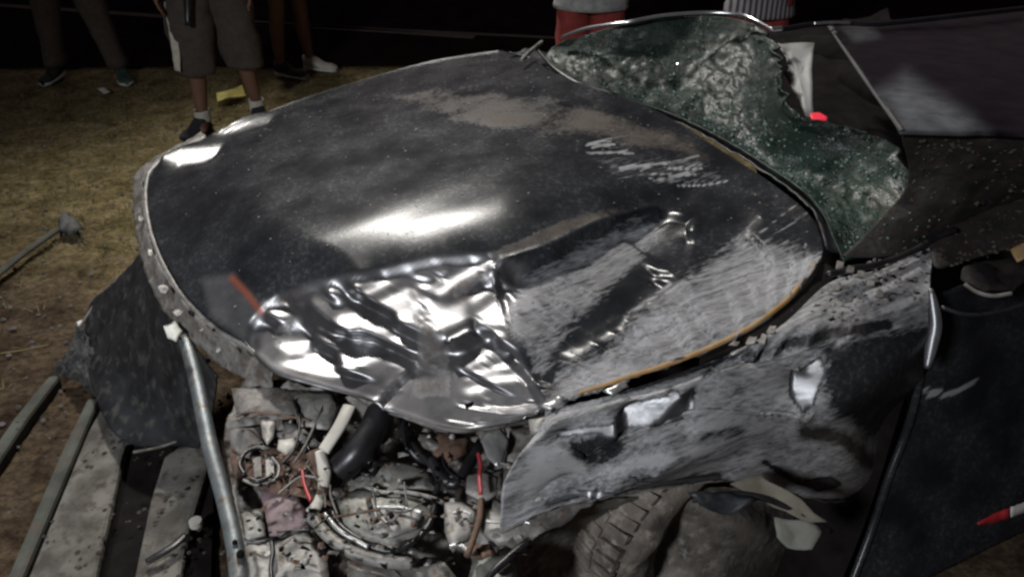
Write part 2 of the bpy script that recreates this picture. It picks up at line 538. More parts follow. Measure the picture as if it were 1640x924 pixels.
def ground_mat():
    m, N, L, B = new_mat('dry_verge_soil')
    v = texco(N, L)
    vw = texco(N, L, (1.0, 1.35, 1))
    big = nz(N, L, v, .9, 4)
    mid = nz(N, L, vw, 5, 7, .65, .6)
    fine = nz(N, L, vw, 34, 7, .75)
    soil = ramp(N, L, mid, [(.34, (.040, .026, .017)), (.50, (.085, .060, .038)), (.68, (.14, .105, .068))])
    grass = ramp(N, L, mid, [(.30, (.085, .070, .028)), (.48, (.21, .165, .078)), (.66, (.32, .26, .14))])
    # dry grass on the far verge, bare soil near the kerb
    g = N.new('ShaderNodeNewGeometry')
    sx = N.new('ShaderNodeSeparateXYZ')
    L.new(g.outputs['Position'], sx.inputs[0])
    k = mth(N, L, 'ADD', sx.outputs[1], mth(N, L, 'MULTIPLY', mth(N, L, 'SUBTRACT', big, .5), 2.6))
    k = mth(N, L, 'MULTIPLY', mth(N, L, 'SUBTRACT', k, 2.3), .9, True)
    col = mixc(N, L, k, soil, grass)
    sp = ramp(N, L, fine, [(.40, (.45,)), (.60, (1.25,))])
    mm = N.new('ShaderNodeMix'); mm.data_type = 'RGBA'; mm.blend_type = 'MULTIPLY'
    mm.inputs[0].default_value = .9
    L.new(col, mm.inputs[6]); L.new(sp, mm.inputs[7])
    L.new(mm.outputs[2], B.inputs['Base Color'])
    B.inputs['Roughness'].default_value = 1.0
    B.inputs['Specular IOR Level'].default_value = .1
    bumpn(N, L, B, mth(N, L, 'ADD', fine, mid), .9, .02)
    return m
MAT['ground'] = ground_mat()
MAT['asphalt'] = worn('dark_asphalt', (.007, .0035, .0035), (.013, .006, .006), 3, 1.0, 0, .4, c3=(.016, .008, .008), spec=.02)
MAT['road_line'] = worn('worn_road_line', (.05, .036, .03), (.09, .065, .055), 6, .9, 0, .2)
MAT['concrete'] = worn('pale_concrete', (.050, .044, .037), (.15, .142, .126), 9, .9, 0, .8, c3=(.045, .036, .028), bdist=.006)
MAT['concrete_dark'] = worn('mossy_concrete', (.035, .038, .032), (.075, .08, .067), 8, .9, 0, .6, c3=(.07, .055, .045))
MAT['straw'] = worn('dry_grass', (.13, .11, .045), (.24, .20, .10), 4, .9, 0, .1)

def glass_mat():
    m, N, L, B = new_mat('shattered_green_glass')
    v = texco(N, L)
    vo = N.new('ShaderNodeTexVoronoi')
    vo.feature = 'DISTANCE_TO_EDGE'
    vo.inputs['Scale'].default_value = 130
    L.new(v, vo.inputs['Vector'])
    crack = ramp(N, L, vo.outputs['Distance'], [(.0, (1,)), (.09, (0,))])
    v2 = N.new('ShaderNodeTexVoronoi')
    v2.inputs['Scale'].default_value = 130
    L.new(v, v2.inputs['Vector'])
    cell = N.new('ShaderNodeSeparateColor')
    L.new(v2.outputs['Color'], cell.inputs[0])
    big = nz(N, L, v, 6, 6, .65, .5)
    whit = attr(N, 'white')
    col = ramp(N, L, big, [(.32, (.001, .003, .002)), (.50, (.003, .009, .006)), (.66, (.009, .021, .014)), (.80, (.03, .042, .03))])
    pale = ramp(N, L, big, [(.34, (.010, .024, .017)), (.66, (.045, .072, .056))])
    w = mth(N, L, 'MULTIPLY', whit, ramp(N, L, nz(N, L, texco(N, L, (1, 3.2, 1), .6), 14, 6, .72, .8), [(.42, (.0,)), (.68, (1,))]))
    col = mixc(N, L, w, col, pale)
    ck = mth(N, L, 'MULTIPLY', crack, mth(N, L, 'ADD', .06, mth(N, L, 'MULTIPLY', whit, .4)))
    col = mixc(N, L, ck, col, (.10, .15, .125))
    br = ramp(N, L, nz(N, L, v, 11, 5, .6), [(.54, (0,)), (.70, (.6,))])
    col = mixc(N, L, mth(N, L, 'MULTIPLY', br, attr(N, 'mud')), col, (.05, .042, .028))
    L.new(col, B.inputs['Base Color'])
    B.inputs['Roughness'].default_value = .42
    B.inputs['Specular IOR Level'].default_value = .28
    bumpn(N, L, B, mth(N, L, 'ADD', cell.outputs[0], mth(N, L, 'MULTIPLY', crack, -.6)), .45, .004)
    return m
MAT['glass'] = glass_mat()
def crumb_mat():
    m, N, L, B = new_mat('glass_crumbs')
    L.new(ramp(N, L, nz(N, L, texco(N, L), 60, 3), [(.3, (.02, .05, .04)), (.7, (.28, .38, .34))]), B.inputs['Base Color'])
    B.inputs['Roughness'].default_value = .06
    B.inputs['Specular IOR Level'].default_value = .9
    return m
MAT['crumb'] = crumb_mat()
def stripe_mat():
    m, N, L, B = new_mat('striped_cloth')
    w = N.new('ShaderNodeTexWave')
    w.inputs['Scale'].default_value = 11
    w.bands_direction = 'X'
    L.new(texco(N, L), w.inputs['Vector'])
    L.new(ramp(N, L, w.outputs['Fac'], [(.35, (.05, .045, .05)), (.6, (.26, .25, .27))]), B.inputs['Base Color'])
    B.inputs['Roughness'].default_value = .9
    return m
MAT['stripes'] = stripe_mat()
def side_glass_mat():
    m, N, L, B = new_mat('dark_tinted_roof_glass')
    v = texco(N, L)
    c0 = ramp(N, L, nz(N, L, v, 14, 6), [(.4, (.004, .003, .005)), (.75, (.012, .009, .011))])
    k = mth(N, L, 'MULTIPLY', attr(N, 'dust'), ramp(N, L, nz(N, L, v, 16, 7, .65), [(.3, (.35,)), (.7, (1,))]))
    L.new(mixc(N, L, k, c0, (.14, .15, .16)), B.inputs['Base Color'])  # pale tone painted in as the roof panel's reflection
    B.inputs['Roughness'].default_value = .24
    B.inputs['Specular IOR Level'].default_value = .12
    bumpn(N, L, B, nz(N, L, v, 5, 5), .15, .01)
    return m
MAT['roof'] = side_glass_mat()
def lens_mat():
    m, N, L, B = new_mat('lit_red_lens')
    B.inputs['Base Color'].default_value = (.6, .02, .03, 1)
    B.inputs['Emission Color'].default_value = (1, .05, .12, 1)
    B.inputs['Emission Strength'].default_value = .3  # red piece with a slight emission of its own
    return m
MAT['lens'] = lens_mat()  # slightly emissive red plastic piece

# ================================================================== THE GROUND
def flat(name, pts, z, m, kind='structure', depth=0.0, step=None, rough=0.0):
    pts = [np.array([p[0], p[1], z]) for p in pts]
    if depth:
        n = len(pts)
        V = pts + [p - np.array([0, 0, depth]) for p in pts]
        F = [tuple(range(n))] + [(i, i + n, (i + 1) % n + n, (i + 1) % n) for i in range(n)]
        o = mesh_obj(name, V, F, m, shade=False)
        bm = o.modifiers.new('worn_edge', 'BEVEL'); bm.width = .012; bm.segments = 2
    else:
        o = mesh_obj(name, pts, [tuple(range(len(pts)))], m, shade=False)
    return tag(o, kind=kind)

# soil: fine sheet near the camera, joined to a coarse one out to the horizon
xs = np.r_[-90, -40, -20, -10, np.linspace(-6, 4, 201), 8, 20, 40, 90]
ys = np.r_[-90, -30, -8, -2, np.linspace(0, 6.6, 181), 8, 14, 30, 60, 120]
GX, GY = np.meshgrid(xs, ys)
G = np.stack([GX, GY, np.zeros_like(GX)], 2)
near = (np.abs(GX + 1) < 5.2) & (GY > -.2) & (GY < 5.5)
G[..., 2] = np.where(near, .012 * vnoise(G, 3.0, 3) + .010 * vnoise(G, 13, 3, seed=4), 0) - .012
grid_obj('ground', G, MAT['ground']).__setitem__('kind', 'structure')

flat('road', [P(-2400, 118, 0), P(320, 108, 0), P(4200, 96, 0), (60, 110, 0), (-60, 110, 0)], .006, MAT['asphalt'])
def band(name, p0, p1, w, z, m):
    a, b = P(*p0, 0), P(*p1, 0)
    d = b - a; d = d / np.linalg.norm(d); nrm = np.array([-d[1], d[0], 0]) * w / 2
    return flat(name, [a - nrm, b - nrm, b + nrm, a + nrm], z, m)
band('road_line', (-600, -30), (760, 62), .10, .010, MAT['road_line'])
band('road_line', (330, 36), (1500, 92), .07, .010, MAT['road_line'])

# pavement slabs and kerb at lower left
def slab(name, px, z, depth, m, label=None):
    return flat(name, [P(x, y, z) for x, y in px], z, m, depth=depth)
flat('pavement_bed', [P(-80, 1200, .0), P(118, 700, 0), P(150, 640, 0), P(262, 600, 0), P(330, 640, 0), P(345, 760, 0), P(330, 1200, 0)], .012, MAT['dark_cavity'])  # near-black sheet: open gap between slabs plus painted bumper shadow
slab('pavement_slab', [(-70, 1200), (140, 690), (168, 640), (226, 640), (196, 730), (182, 800), (146, 960), (98, 1200)], .045, .05, MAT['concrete'])
slab('pavement_slab', [(206, 960), (240, 800), (262, 730), (322, 690), (338, 730), (318, 800), (300, 860), (284, 960), (260, 1200), (150, 1200)], .04, .05, MAT['concrete'])
slab('kerb', [(-110, 1200), (100, 716), (140, 636), (158, 636), (124, 716), (-80, 1200)], .06, .07, MAT['concrete_dark'])
slab('kerb', [(-260, 1080), (20, 670), (78, 600), (96, 600), (44, 668), (-236, 1090)], .03, .04, MAT['concrete_dark'])

# dry grass tufts on the verge, too many to count
V, F = [], []
for i in range(9000):
    x, y = rnd.uniform(-4.6, 1.0), rnd.uniform(1.0, 5.4)
    dens = min(1, max(.06, (y + noise.noise(Vector((x * .9, y * .9, 3))) * 1.6 - 2.0) / 1.4))
    if rnd.random() > dens: continue
    for _ in range(3):
        a = rnd.uniform(0, 6.28); l = rnd.uniform(.010, .045); h = rnd.uniform(.004, .026); w = .0022
        dx, dy = math.cos(a), math.sin(a)
        bx, by = x + rnd.uniform(-.02, .02), y + rnd.uniform(-.02, .02)
        n = len(V)
        V += [(bx - dy * w, by + dx * w, -.01), (bx + dy * w, by - dx * w, -.01), (bx + dx * l, by + dy * l, h)]
        F.append((n, n + 1, n + 2))
tag(mesh_obj('grass', V, F, MAT['straw'], shade=False), 'short dry yellowish grass on the verge beside the wreck', 'grass', kind='stuff')

# ================================================================== THE CAR
CAR = empty('wrecked_car', SZ(.6, 0, -.8), 'dark grey crashed car with crumpled bonnet and shattered green windscreen', 'car')

def add(Pl, dz):
    return [P(x, y, z + dz) for x, y, z in Pl]
pt = lambda L: [P(*q) for q in L]

# ---- bonnet
front = [(330, 222, .77), (262, 256, .755), (238, 292, .745), (245, 370, .72), (285, 455, .70), (345, 520, .69), (398, 552, .68), (440, 590, .675), (500, 610, .675), (560, 626, .68), (640, 648, .70), (720, 668, .72), (800, 660, .76), (872, 640, .79)]
rear = [(805, 82, .93), (850, 98, .94), (885, 128, .95), (950, 157, .955), (1060, 192, .95), (1180, 257, .945), (1285, 332, .94), (1318, 390, .935), (1305, 430, .93)]
farE = [(330, 222, .77), (470, 165, .81), (600, 124, .84), (700, 98, .88), (805, 82, .93)]
nearE = [(872, 640, .79), (1000, 607, .82), (1150, 557, .86), (1240, 500, .89), (1305, 430, .93)]
M_, N_ = 270, 320
B = coons(pt(front), pt(rear), pt(farE), pt(nearE), M_, N_)
uu = np.linspace(0, 1, N_)[None, :]; vv = np.linspace(0, 1, M_)[:, None]
B[..., 2] += .030 * (4 * vv * (1 - vv)) ** .8 * (4 * uu * (1 - uu)) ** .6
X, Y = proj(B)
t_ = (476 - (X - 430) * .29) - Y             # the panel crowns along a fold running back from the nose
sp_ = 26 * np.log1p(np.exp(np.clip(t_ / 26, -20, 20)))
crown = (1 - sp_ / 290) * np.where(t_ > 0, 1, np.exp(-(t_ / 190) ** 2))
crown = np.clip(crown, 0, 1)
B[..., 2] += .112 * crown * smooth(uu * 5) * smooth((1 - vv) * 6) * smooth(vv * 9) * smooth((X - 190) / 130) * (1 - smooth((X - 800) / 380))
B[..., 2] -= 0 * np.clip(6 * (1 - vv), 0, 1)
X, Y = proj(B)
# the front corner is rolled over and the crushed area lies below the fold
fold = [(425, 486), (500, 456), (620, 430), (690, 413), (790, 408), (805, 424), (880, 400), (960, 362), (1040, 334), (1100, 350), (1330, 440), (1000, 680), (720, 740), (540, 690), (380, 640), (400, 520)]
step = polyf(X, Y, fold, 6)
fade = 1 - smooth((X - 930) / 190)
B[..., 2] -= .013 * step * fade
B[..., 2] -= .016 * polyf(X, Y, [(760, 505), (800, 548), (850, 600), (878, 650), (720, 720), (560, 700), (640, 600), (700, 540)], 5)
B[..., 2] += stroke(X, Y, [(800, 424), (880, 399), (960, 361), (1050, 334)], 8, .012)
facet = polyf(X, Y, [(795, 425), (880, 400), (960, 362), (1050, 335), (1110, 352), (1100, 430), (1010, 520), (930, 580), (870, 600), (820, 540)], 7)
fd = seg_dist(X, Y, [(795, 425), (880, 400), (960, 362), (1050, 335)])
B[..., 2] -= .026 * facet * np.exp(-(fd / 75) ** 2)
B[..., 2] -= .016 * np.exp(-((X - 1085) / 38) ** 2 - ((Y - 310) / 26) ** 2)
B[..., 2] += .010 * np.exp(-((X - 1010) / 90) ** 2 - ((Y - 470) / 50) ** 2)
X, Y = proj(B)
T = np.zeros(X.shape)
def tp(pts, v=1.0, f=3.0):
    global T
    T = np.maximum(T, polyf(X, Y, pts, f, v))
def ts(pts, w, v=1.0):
    global T
    T = np.maximum(T, stroke(X, Y, pts, w, v))
tp([(426, 487), (489, 466), (478, 484), (436, 513)])
tp([(497, 468), (540, 450), (582, 443), (562, 456), (523, 469)])
tp([(557, 487), (598, 456), (624, 438), (611, 455), (582, 474), (562, 487)])
ts([(592, 497), (648, 460)], 3)
tp([(544, 502), (562, 502), (562, 533), (595, 575), (585, 575), (562, 552), (530, 549), (507, 549), (543, 536)])
ts([(575, 500), (587, 533), (598, 575)], 4)
tp([(627, 510), (656, 497), (660, 516), (640, 524)])
tp([(627, 539), (640, 533), (647, 562), (640, 587), (621, 583)])
tp([(660, 448), (686, 455), (679, 464)])
ts([(679, 477), (695, 503)], 5)
ts([(699, 468), (725, 445), (786, 414)], 5)
tp([(760, 500), (803, 468), (803, 520), (790, 523)])
ts([(751, 477), (773, 458)], 4)
ts([(798, 537), (744, 585)], 5, .8)
tp([(445, 557), (488, 536), (481, 555), (465, 568)])
tp([(452, 588), (507, 568), (562, 568), (588, 581), (530, 606), (500, 600)], .9, 5)
ts([(744, 604), (780, 592), (819, 575)], 4, .8)
ts([(747, 627), (790, 607), (829, 604)], 6, .9)
tp([(630, 470), (660, 470), (670, 500), (640, 510), (600, 540), (590, 510)], .35, 6)
tp([(690, 500), (740, 480), (745, 530), (700, 540)], .4, 8)
for l, w, v in (([(803, 515), (872, 449), (956, 380), (1018, 345)], 4, .5), ([(835, 452), (886, 418), (950, 380), (1010, 350)], 4, .45),
                ([(886, 484), (912, 466)], 4, .4), ([(921, 556), (990, 515), (1042, 473), (1094, 466)], 5, .55),
                ([(1020, 345), (1060, 352), (1050, 375)], 14, .7), ([(850, 432), (930, 392), (1010, 352)], 6, .6), ([(960, 440), (1040, 390), (1090, 370)], 22, .3), ([(905, 565), (925, 560)], 7, .8), ([(1180, 385), (1215, 350)], 3, .5),
                ([(945, 265), (990, 246), (1060, 236)], 3, .6), ([(1005, 280), (1060, 275), (1130, 264)], 4, .7), ([(1040, 290), (1100, 296)], 3, .6), ([(975, 262), (950, 240), (915, 235)], 2.5, .6)):
    ts(l, w + 4, v)
tp([(400, 425), (470, 400), (560, 372), (700, 330), (860, 300), (880, 318), (800, 365), (740, 392), (640, 402), (540, 428), (450, 452), (410, 450)], .55, 26)
tp([(258, 266), (300, 243), (352, 225), (345, 236), (320, 250), (285, 266)], 1.0, 4)
ts([(350, 214), (430, 186)], 4, .5)
crush = polyf(X, Y, [(420, 486), (500, 456), (620, 430), (690, 413), (790, 408), (835, 430), (812, 540), (872, 650), (720, 700), (545, 670), (420, 620), (400, 540)], 10)
strk = polyf(X, Y, [(800, 430), (1060, 325), (1240, 330), (1330, 420), (1250, 520), (880, 660), (800, 540)], 30)
T = np.maximum(T, .06 * np.clip(crush, 0, 1))
Wt = np.clip(.0 + crush + .5 * strk, 0, 1)
corner = polyf(X, Y, [(240, 262), (330, 215), (440, 180), (440, 200), (345, 250), (262, 290)], 8)
Wt = np.maximum(Wt, corner * .6)
stf = np.where(crush > .5, .045, np.where(strk > .5, .8, 3.0))
dd, nn = dents(B, T, weight=blur(Wt, 8), stiff=blur(stf, 8), rough=.02, amp=.003, levels=(5, 3, 1.7), iters=(500, 320, 180), kick=.005 * crush + .0003 * strk)
dd = blur(dd, 1)
Bh = B + nn * dd[..., None]
Bh[..., 2] += strk * .0022 * vnoise((B - SIDE_O) @ np.stack([SIDE_D, SIDE_N, [0, 0, 1]], 1), 5, 3, (1, 6, 1))
X, Y = proj(Bh)
dust = .12 + .05 * np.zeros_like(X)
dust = np.maximum(dust, polyf(X, Y, [(960, 560), (1100, 430), (1190, 375), (1330, 400), (1320, 450), (1200, 560), (1000, 640), (860, 660), (900, 580)], 34, .80))
dust = np.maximum(dust, polyf(X, Y, [(800, 520), (840, 440), (1020, 340), (1080, 360), (1000, 450), (900, 560), (870, 620)], 22, .66))  # streaky dust, also raised so the steeper facet looks lit
dust = np.maximum(dust, polyf(X, Y, [(930, 245), (1120, 240), (1180, 290), (1100, 310), (980, 290)], 20, .45))
for k in range(22):
    x0 = rnd.uniform(925, 1090); y0 = 232 + (x0 - 925) * .26 + rnd.uniform(-8, 26); ln = rnd.uniform(25, 80); sl = rnd.uniform(-.32, .12)
    dust = np.maximum(dust, stroke(X, Y, [(x0, y0), (x0 + ln * .5, y0 + sl * ln * .5 + rnd.uniform(-3, 3)), (x0 + ln, y0 + sl * ln)], rnd.uniform(1.4, 2.6), rnd.uniform(.7, 1.35)))
for k in range(16):
    x0 = rnd.uniform(960, 1200); y0 = 560 - (x0 - 960) * .62 + rnd.uniform(-30, 60); ln = rnd.uniform(30, 110); sl = -rnd.uniform(.55, .85)
    dust = np.maximum(dust, stroke(X, Y, [(x0, y0), (x0 + ln, y0 + sl * ln)], rnd.uniform(1.4, 2.8), rnd.uniform(.6, 1.2)))
mud = .1 + np.zeros_like(X)
mud = np.maximum(mud, polyf(X, Y, [(610, 150), (740, 136), (900, 150), (1060, 200), (1190, 262), (1130, 268), (950, 225), (800, 212), (690, 185)], 26, .80))
mud = np.maximum(mud, polyf(X, Y, [(770, 408), (880, 360), (1030, 312), (1050, 330), (960, 352), (800, 422)], 8, .7))
mud = np.maximum(mud, polyf(X, Y, [(660, 505), (690, 515), (725, 560), (722, 640), (655, 640), (668, 560)], 16, .85))
mud = np.maximum(mud, polyf(X, Y, [(425, 530), (480, 500), (470, 540), (440, 560)], 8, .7))
mud = np.maximum(mud, stroke(X, Y, [(730, 470), (780, 440)], 12, .6))
mud = np.maximum(mud, stroke(X, Y, [(470, 500), (560, 470), (640, 440)], 7, .45))
mud = np.maximum(mud, polyf(X, Y, [(1100, 260), (1320, 340), (1330, 420), (1270, 360)], 16, .5))
bare = np.maximum(crush * .95, polyf(X, Y, [(325, 448), (372, 440), (425, 500), (430, 540), (390, 545), (340, 505)], 9, .30))
bare = np.maximum(bare, polyf(X, Y, [(800, 430), (840, 430), (860, 500), (820, 560)], 20, .5))
rust = stroke(X, Y, [(372, 446), (395, 470), (418, 500)], 5, .7)
hood = grid_obj('bonnet', Bh, MAT['paint'], CAR, attrs=dict(dust=dust, mud=mud, bare=bare, rust=rust), thick=.004)

# leaf litter and grit that has settled on the paint
V, F = [], []
for k in range(900):
    i, j_ = rnd.randrange(6, M_ - 6), rnd.randrange(6, N_ - 6)
    x, y = X[i, j_], Y[i, j_]
    if crush[i, j_] > .3 or rnd.random() > .25 + .75 * math.exp(-((y - 200) / 90) ** 2): continue
    c = Bh[i, j_] + np.array([0, 0, .0015]); s_ = rnd.uniform(.0012, .0045); a = rnd.uniform(0, 6.3); m_ = len(V)
    el_ = rnd.uniform(.3, .9)
    for q in range(4):
        t_ = q * 1.57; u1, v1 = math.cos(t_) * s_, math.sin(t_) * s_ * el_
        V.append(c + np.array([u1 * math.cos(a) - v1 * math.sin(a), u1 * math.sin(a) + v1 * math.cos(a), rnd.uniform(0, .001)]))
    F.append((m_, m_ + 1, m_ + 2, m_ + 3))
tag(mesh_obj('leaf_litter', V, F, MAT['litter_bits'], CAR, shade=False), kind='stuff')

# ---- rolled lip and torn rim round the nose
inner = [(330, 222, .79), (262, 257, .76), (238, 292, .735), (245, 370, .71), (285, 455, .69), (345, 520, .68), (398, 552, .67), (440, 590, .665)]
lip_o = [(328, 216, .785), (256, 254, .755), (230, 292, .73), (237, 372, .705), (276, 459, .685), (338, 527, .675), (394, 560, .665), (436, 598, .66)]
rim_o = [(322, 212, .72), (240, 258, .69), (214, 290, .67), (218, 378, .64), (246, 468, .62), (303, 543, .60), (372, 596, .60), (436, 622, .62)]
ribbon('bonnet_lip', pt(lip_o), pt(inner), MAT['pale_metal'], CAR, 90, 5, .006, .002, seed=1)
ribbon('grille_surround', pt(rim_o), pt(lip_o), MAT['grime_metal'], CAR, 130, 8, -.004, .010, seed=3)
for k, (x, y) in enumerate([(226, 350), (240, 405), (262, 462), (285, 500), (322, 528), (350, 560), (232, 300)]):
    s = rnd.uniform(4, 8)
    plate('paint_flake', [P(x + s * math.cos(q * 1.05) * rnd.uniform(.5, 1.3), y + s * .8 * math.sin(q * 1.05) * rnd.uniform(.5, 1.3), .70) for q in range(6)], MAT['pale_metal'], CAR, .0015, .006, 2)
# far wing and nose below the rim (seen only from the side)
fw = [pt(farE), [p + np.array([.03, .12, -.10]) for p in pt(farE)], [p + np.array([-.02, .22, -.40]) for p in pt(farE)]]
A = loft_grid(fw, 16, 60)
grid_obj('far_wing', A, MAT['paint'], CAR, attrs=dict(dust=np.full(A.shape[:2], .2), mud=np.full(A.shape[:2], .3)), thick=.003)

# ---- scuttle strip between bonnet and windscreen
sc_a = [(812, 84, .955), (850, 94, .95), (890, 124, .945), (955, 152, .94), (1065, 187, .935), (1185, 250, .93), (1292, 326, .925), (1325, 395, .92)]
sc_b = [(838, 78, .95), (872, 84, .94), (915, 112, .93), (980, 140, .925), (1090, 172, .92), (1210, 235, .915), (1318, 315, .91), (1350, 400, .91)]
ribbon('scuttle', pt(sc_a), pt(sc_b), MAT['black_plastic'], CAR, 100, 6, -.006, .006, seed=11)
tube('wiper_arm', [P(835, 98, .985), P(848, 84, .99), P(868, 68, 1.0)], .007, MAT['grime_metal'], CAR, seg=14)
tube('wiper_arm', [P(860, 80, .985), P(890, 112, .975), P(930, 136, .965), P(985, 152, .96)], .006, MAT['rubber'], CAR, seg=20)

# ---- windscreen, caved in
wb = [(872, 90, .965), (905, 122, .96), (965, 148, .955), (1075, 182, .95), (1195, 243, .945), (1300, 318, .94), (1352, 418, .93)]
wt = [(905, 67, 1.02), (1000, 40, 1.10), (1130, 26, 1.13), (1215, 42, 1.13), (1244, 90, 1.11), (1262, 168, 1.08), (1325, 198, 1.06), (1410, 224, 1.05), (1468, 290, 1.01), (1474, 380, .96)]
Wg = coons(pt([wb[0], (885, 76, .99), wt[0]]), pt([wb[-1], (1400, 402, .93), wt[-1]]), pt(wb), pt(wt), 110, 190)
XW, YW = proj(Wg)
wv = np.linspace(0, 1, 110)[:, None]; wu = np.linspace(0, 1, 190)[None, :]
env = (np.clip(np.minimum(wv, 1 - wv) * 8, 0, 1) * np.clip(np.minimum(wu, 1 - wu) * 10, 0, 1))
Wg[..., 2] -= .05 * 4 * wv * (1 - wv) * np.clip(4 * wu * (1 - wu), 0, 1)
nsv = vnoise(Wg, 7, 4); ns2 = vnoise(Wg, 24, 3, (1, 1, 1), 7)
Wg[..., 2] += env * (.016 * nsv + .004 * ns2 - .010 * np.abs(vnoise(Wg, 14, 2, (1.3, .8, 1), 21)))
rag = np.clip((wv - .86) / .14, 0, 1) ** 1.5 * (wu > .35)
Wg[..., 0] += rag * .030 * vnoise(Wg, 16, 4, seed=41)
Wg[..., 1] += rag * .030 * vnoise(Wg, 18, 4, seed=43)
XW, YW = proj(Wg)
white = .12 + np.zeros_like(XW)
white = np.maximum(white, polyf(XW, YW, [(890, 90), (1000, 50), (1120, 45), (1180, 75), (1150, 100), (1020, 110), (950, 125)], 18, .30))
white = np.maximum(white, polyf(XW, YW, [(1180, 240), (1300, 240), (1380, 250), (1440, 310), (1450, 370), (1330, 390), (1290, 320)], 22, .8))
white = np.maximum(white, stroke(XW, YW, [(1180, 230), (1250, 270), (1300, 310), (1330, 370)], 14, .9))
wm = np.maximum(polyf(XW, YW, [(1120, 70), (1200, 75), (1235, 130), (1160, 130)], 14, 1.0), polyf(XW, YW, [(1380, 230), (1460, 280), (1460, 400), (1340, 400), (1380, 330)], 18, 1.0))
wm = np.maximum(wm, .25)
grid_obj('windscreen', Wg, MAT['glass'], CAR, attrs=dict(white=white, mud=wm), thick=.005)
tube('windscreen_moulding', [P(900, 60, 1.035), P(940, 46, 1.08), P(1000, 37, 1.12), P(1060, 26, 1.14), P(1130, 21, 1.15), P(1185, 24, 1.155), P(1215, 36, 1.15), P(1240, 50, 1.14)], .0055, MAT['chrome'], CAR, seg=60)
# crumbs of safety glass
V, F = [], []
idx = [(rnd.randrange(4, 106), rnd.randrange(4, 186)) for _ in range(2000)]
for i, j in idx:
    c = Wg[i, j] + np.array([rnd.uniform(-.006, .006), rnd.uniform(-.006, .006), .004])
    x, y = XW[i, j], YW[i, j]
    if rnd.random() > .08 + .5 * math.exp(-((y - 215) / 70) ** 2): continue
    r = rnd.uniform(.0012, .0032)
    n = len(V)
    q = np.linalg.qr(np.random.randn(3, 3))[0] * r
    for sgn in ((1, 1, 1), (1, -1, 1), (-1, -1, 1), (-1, 1, 1), (1, 1, -1), (1, -1, -1), (-1, -1, -1), (-1, 1, -1)):
        V.append(c + q @ np.array(sgn) * .8)
    F += [(n, n + 1, n + 2, n + 3), (n + 7, n + 6, n + 5, n + 4), (n, n + 4, n + 5, n + 1), (n + 1, n + 5, n + 6, n + 2), (n + 2, n + 6, n + 7, n + 3), (n + 3, n + 7, n + 4, n)]
tag(mesh_obj('glass_crumbs', V, F, MAT['crumb'], CAR, shade=False), kind='stuff')

# ---- cabin seen through the torn corner
A = loft_grid([pt([(1150, 60, .92), (1280, 40, .92), (1420, 20, .92)]), pt([(1180, 200, .88), (1300, 200, .86), (1480, 200, .84)]), pt([(1250, 340, .86), (1400, 380, .86), (1560, 360, .86)])], 20, 20)
A[..., 2] += .03 * vnoise(A, 6, 3)
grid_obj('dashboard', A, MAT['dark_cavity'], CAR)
plate('pillar_trim', pt([(1246, 68, 1.10), (1304, 70, 1.10), (1300, 110, 1.07), (1303, 186, 1.0), (1290, 186, 1.0), (1274, 150, 1.02), (1256, 118, 1.05), (1262, 92, 1.08)]), MAT['trim_grey'], CAR, .006, .004, 3)
plate('warning_lens', pt([(1297, 183, 1.03), (1312, 182, 1.03), (1325, 188, 1.028), (1324, 193, 1.026), (1300, 191, 1.027)]), MAT['lens'], CAR, .004, .002, 2)
# seats: two dark backs inside
for k, (x, y) in enumerate([(1400, 150), (1330, 95)]):
    c = P(x, y, .86)
    Z = np.linspace(0, 1, 14)[:, None]; Q = np.linspace(0, 2 * math.pi, 25)[None, :]
    w = .20 * (1 - .25 * Z ** 3); g = np.stack([c[0] + (.9 * .08 * np.cos(Q) + .43 * w * np.sin(Q)) * np.ones_like(Z), c[1] + (.43 * .08 * np.cos(Q) - .9 * w * np.sin(Q)) * np.ones_like(Z), (.45 + .50 * Z) * np.ones_like(Q)], 2)
    g[-1] = g[-1].mean(0)
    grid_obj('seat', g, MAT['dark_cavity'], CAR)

# ---- roof, pushed down
rf_f = [(1326, 42, 1.09), (1350, 78, 1.12), (1392, 140, 1.16), (1442, 211, 1.20)]
rf_r = [(2300, -60, 1.15), (2250, 40, 1.22), (2150, 160, 1.26), (2050, 240, 1.26)]
A = coons(pt(rf_f), pt(rf_r), pt([rf_f[0], (1450, 33, 1.09), (1640, 18, 1.09), rf_r[0]]), pt([rf_f[-1], (1540, 214, 1.195), (1640, 217, 1.19), rf_r[-1]]), 60, 110)
v4 = np.linspace(0, 1, 60)[:, None]; u4 = np.linspace(0, 1, 110)[None, :]
A[..., 2] += .014 * 4 * v4 * (1 - v4)
e4 = np.clip(np.minimum(v4, 1 - v4) * 6, 0, 1) * np.clip(u4 * 10, 0, 1)
XR, YR = proj(A)
TR = np.maximum(polyf(XR, YR, [(1410, 140), (1450, 125), (1500, 160), (1560, 200), (1566, 214), (1445, 214)], 9, .65), polyf(XR, YR, [(1345, 45), (1390, 42), (1400, 60), (1370, 66)], 6, .4))
dR, nR = A[..., 0] * 0, grid_normals(A)[0]
_unused = lambda: dents(A, TR, weight=np.clip(e4, .02, 1), stiff=1.2, hold=.002, amp=.0005, levels=(7, 5), iters=(500, 300))
A = A + nR * dR[..., None]
smear = np.maximum(polyf(XR, YR, [(1412, 150), (1450, 120), (1500, 155), (1550, 190), (1575, 214), (1445, 214)], 24, 1.0), polyf(XR, YR, [(1345, 45), (1390, 40), (1410, 60), (1370, 68)], 8, .5))  # soft reflections on the roof, painted into its base colour
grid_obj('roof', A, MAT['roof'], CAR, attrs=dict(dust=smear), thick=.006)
ribbon('roof_front_seal', pt([(x - 2, y - 1, z + .003) for x, y, z in rf_f]), pt([(x + 7, y - 3, z + .006) for x, y, z in rf_f]), MAT['seal_grey'], CAR, 30, 3, .003)
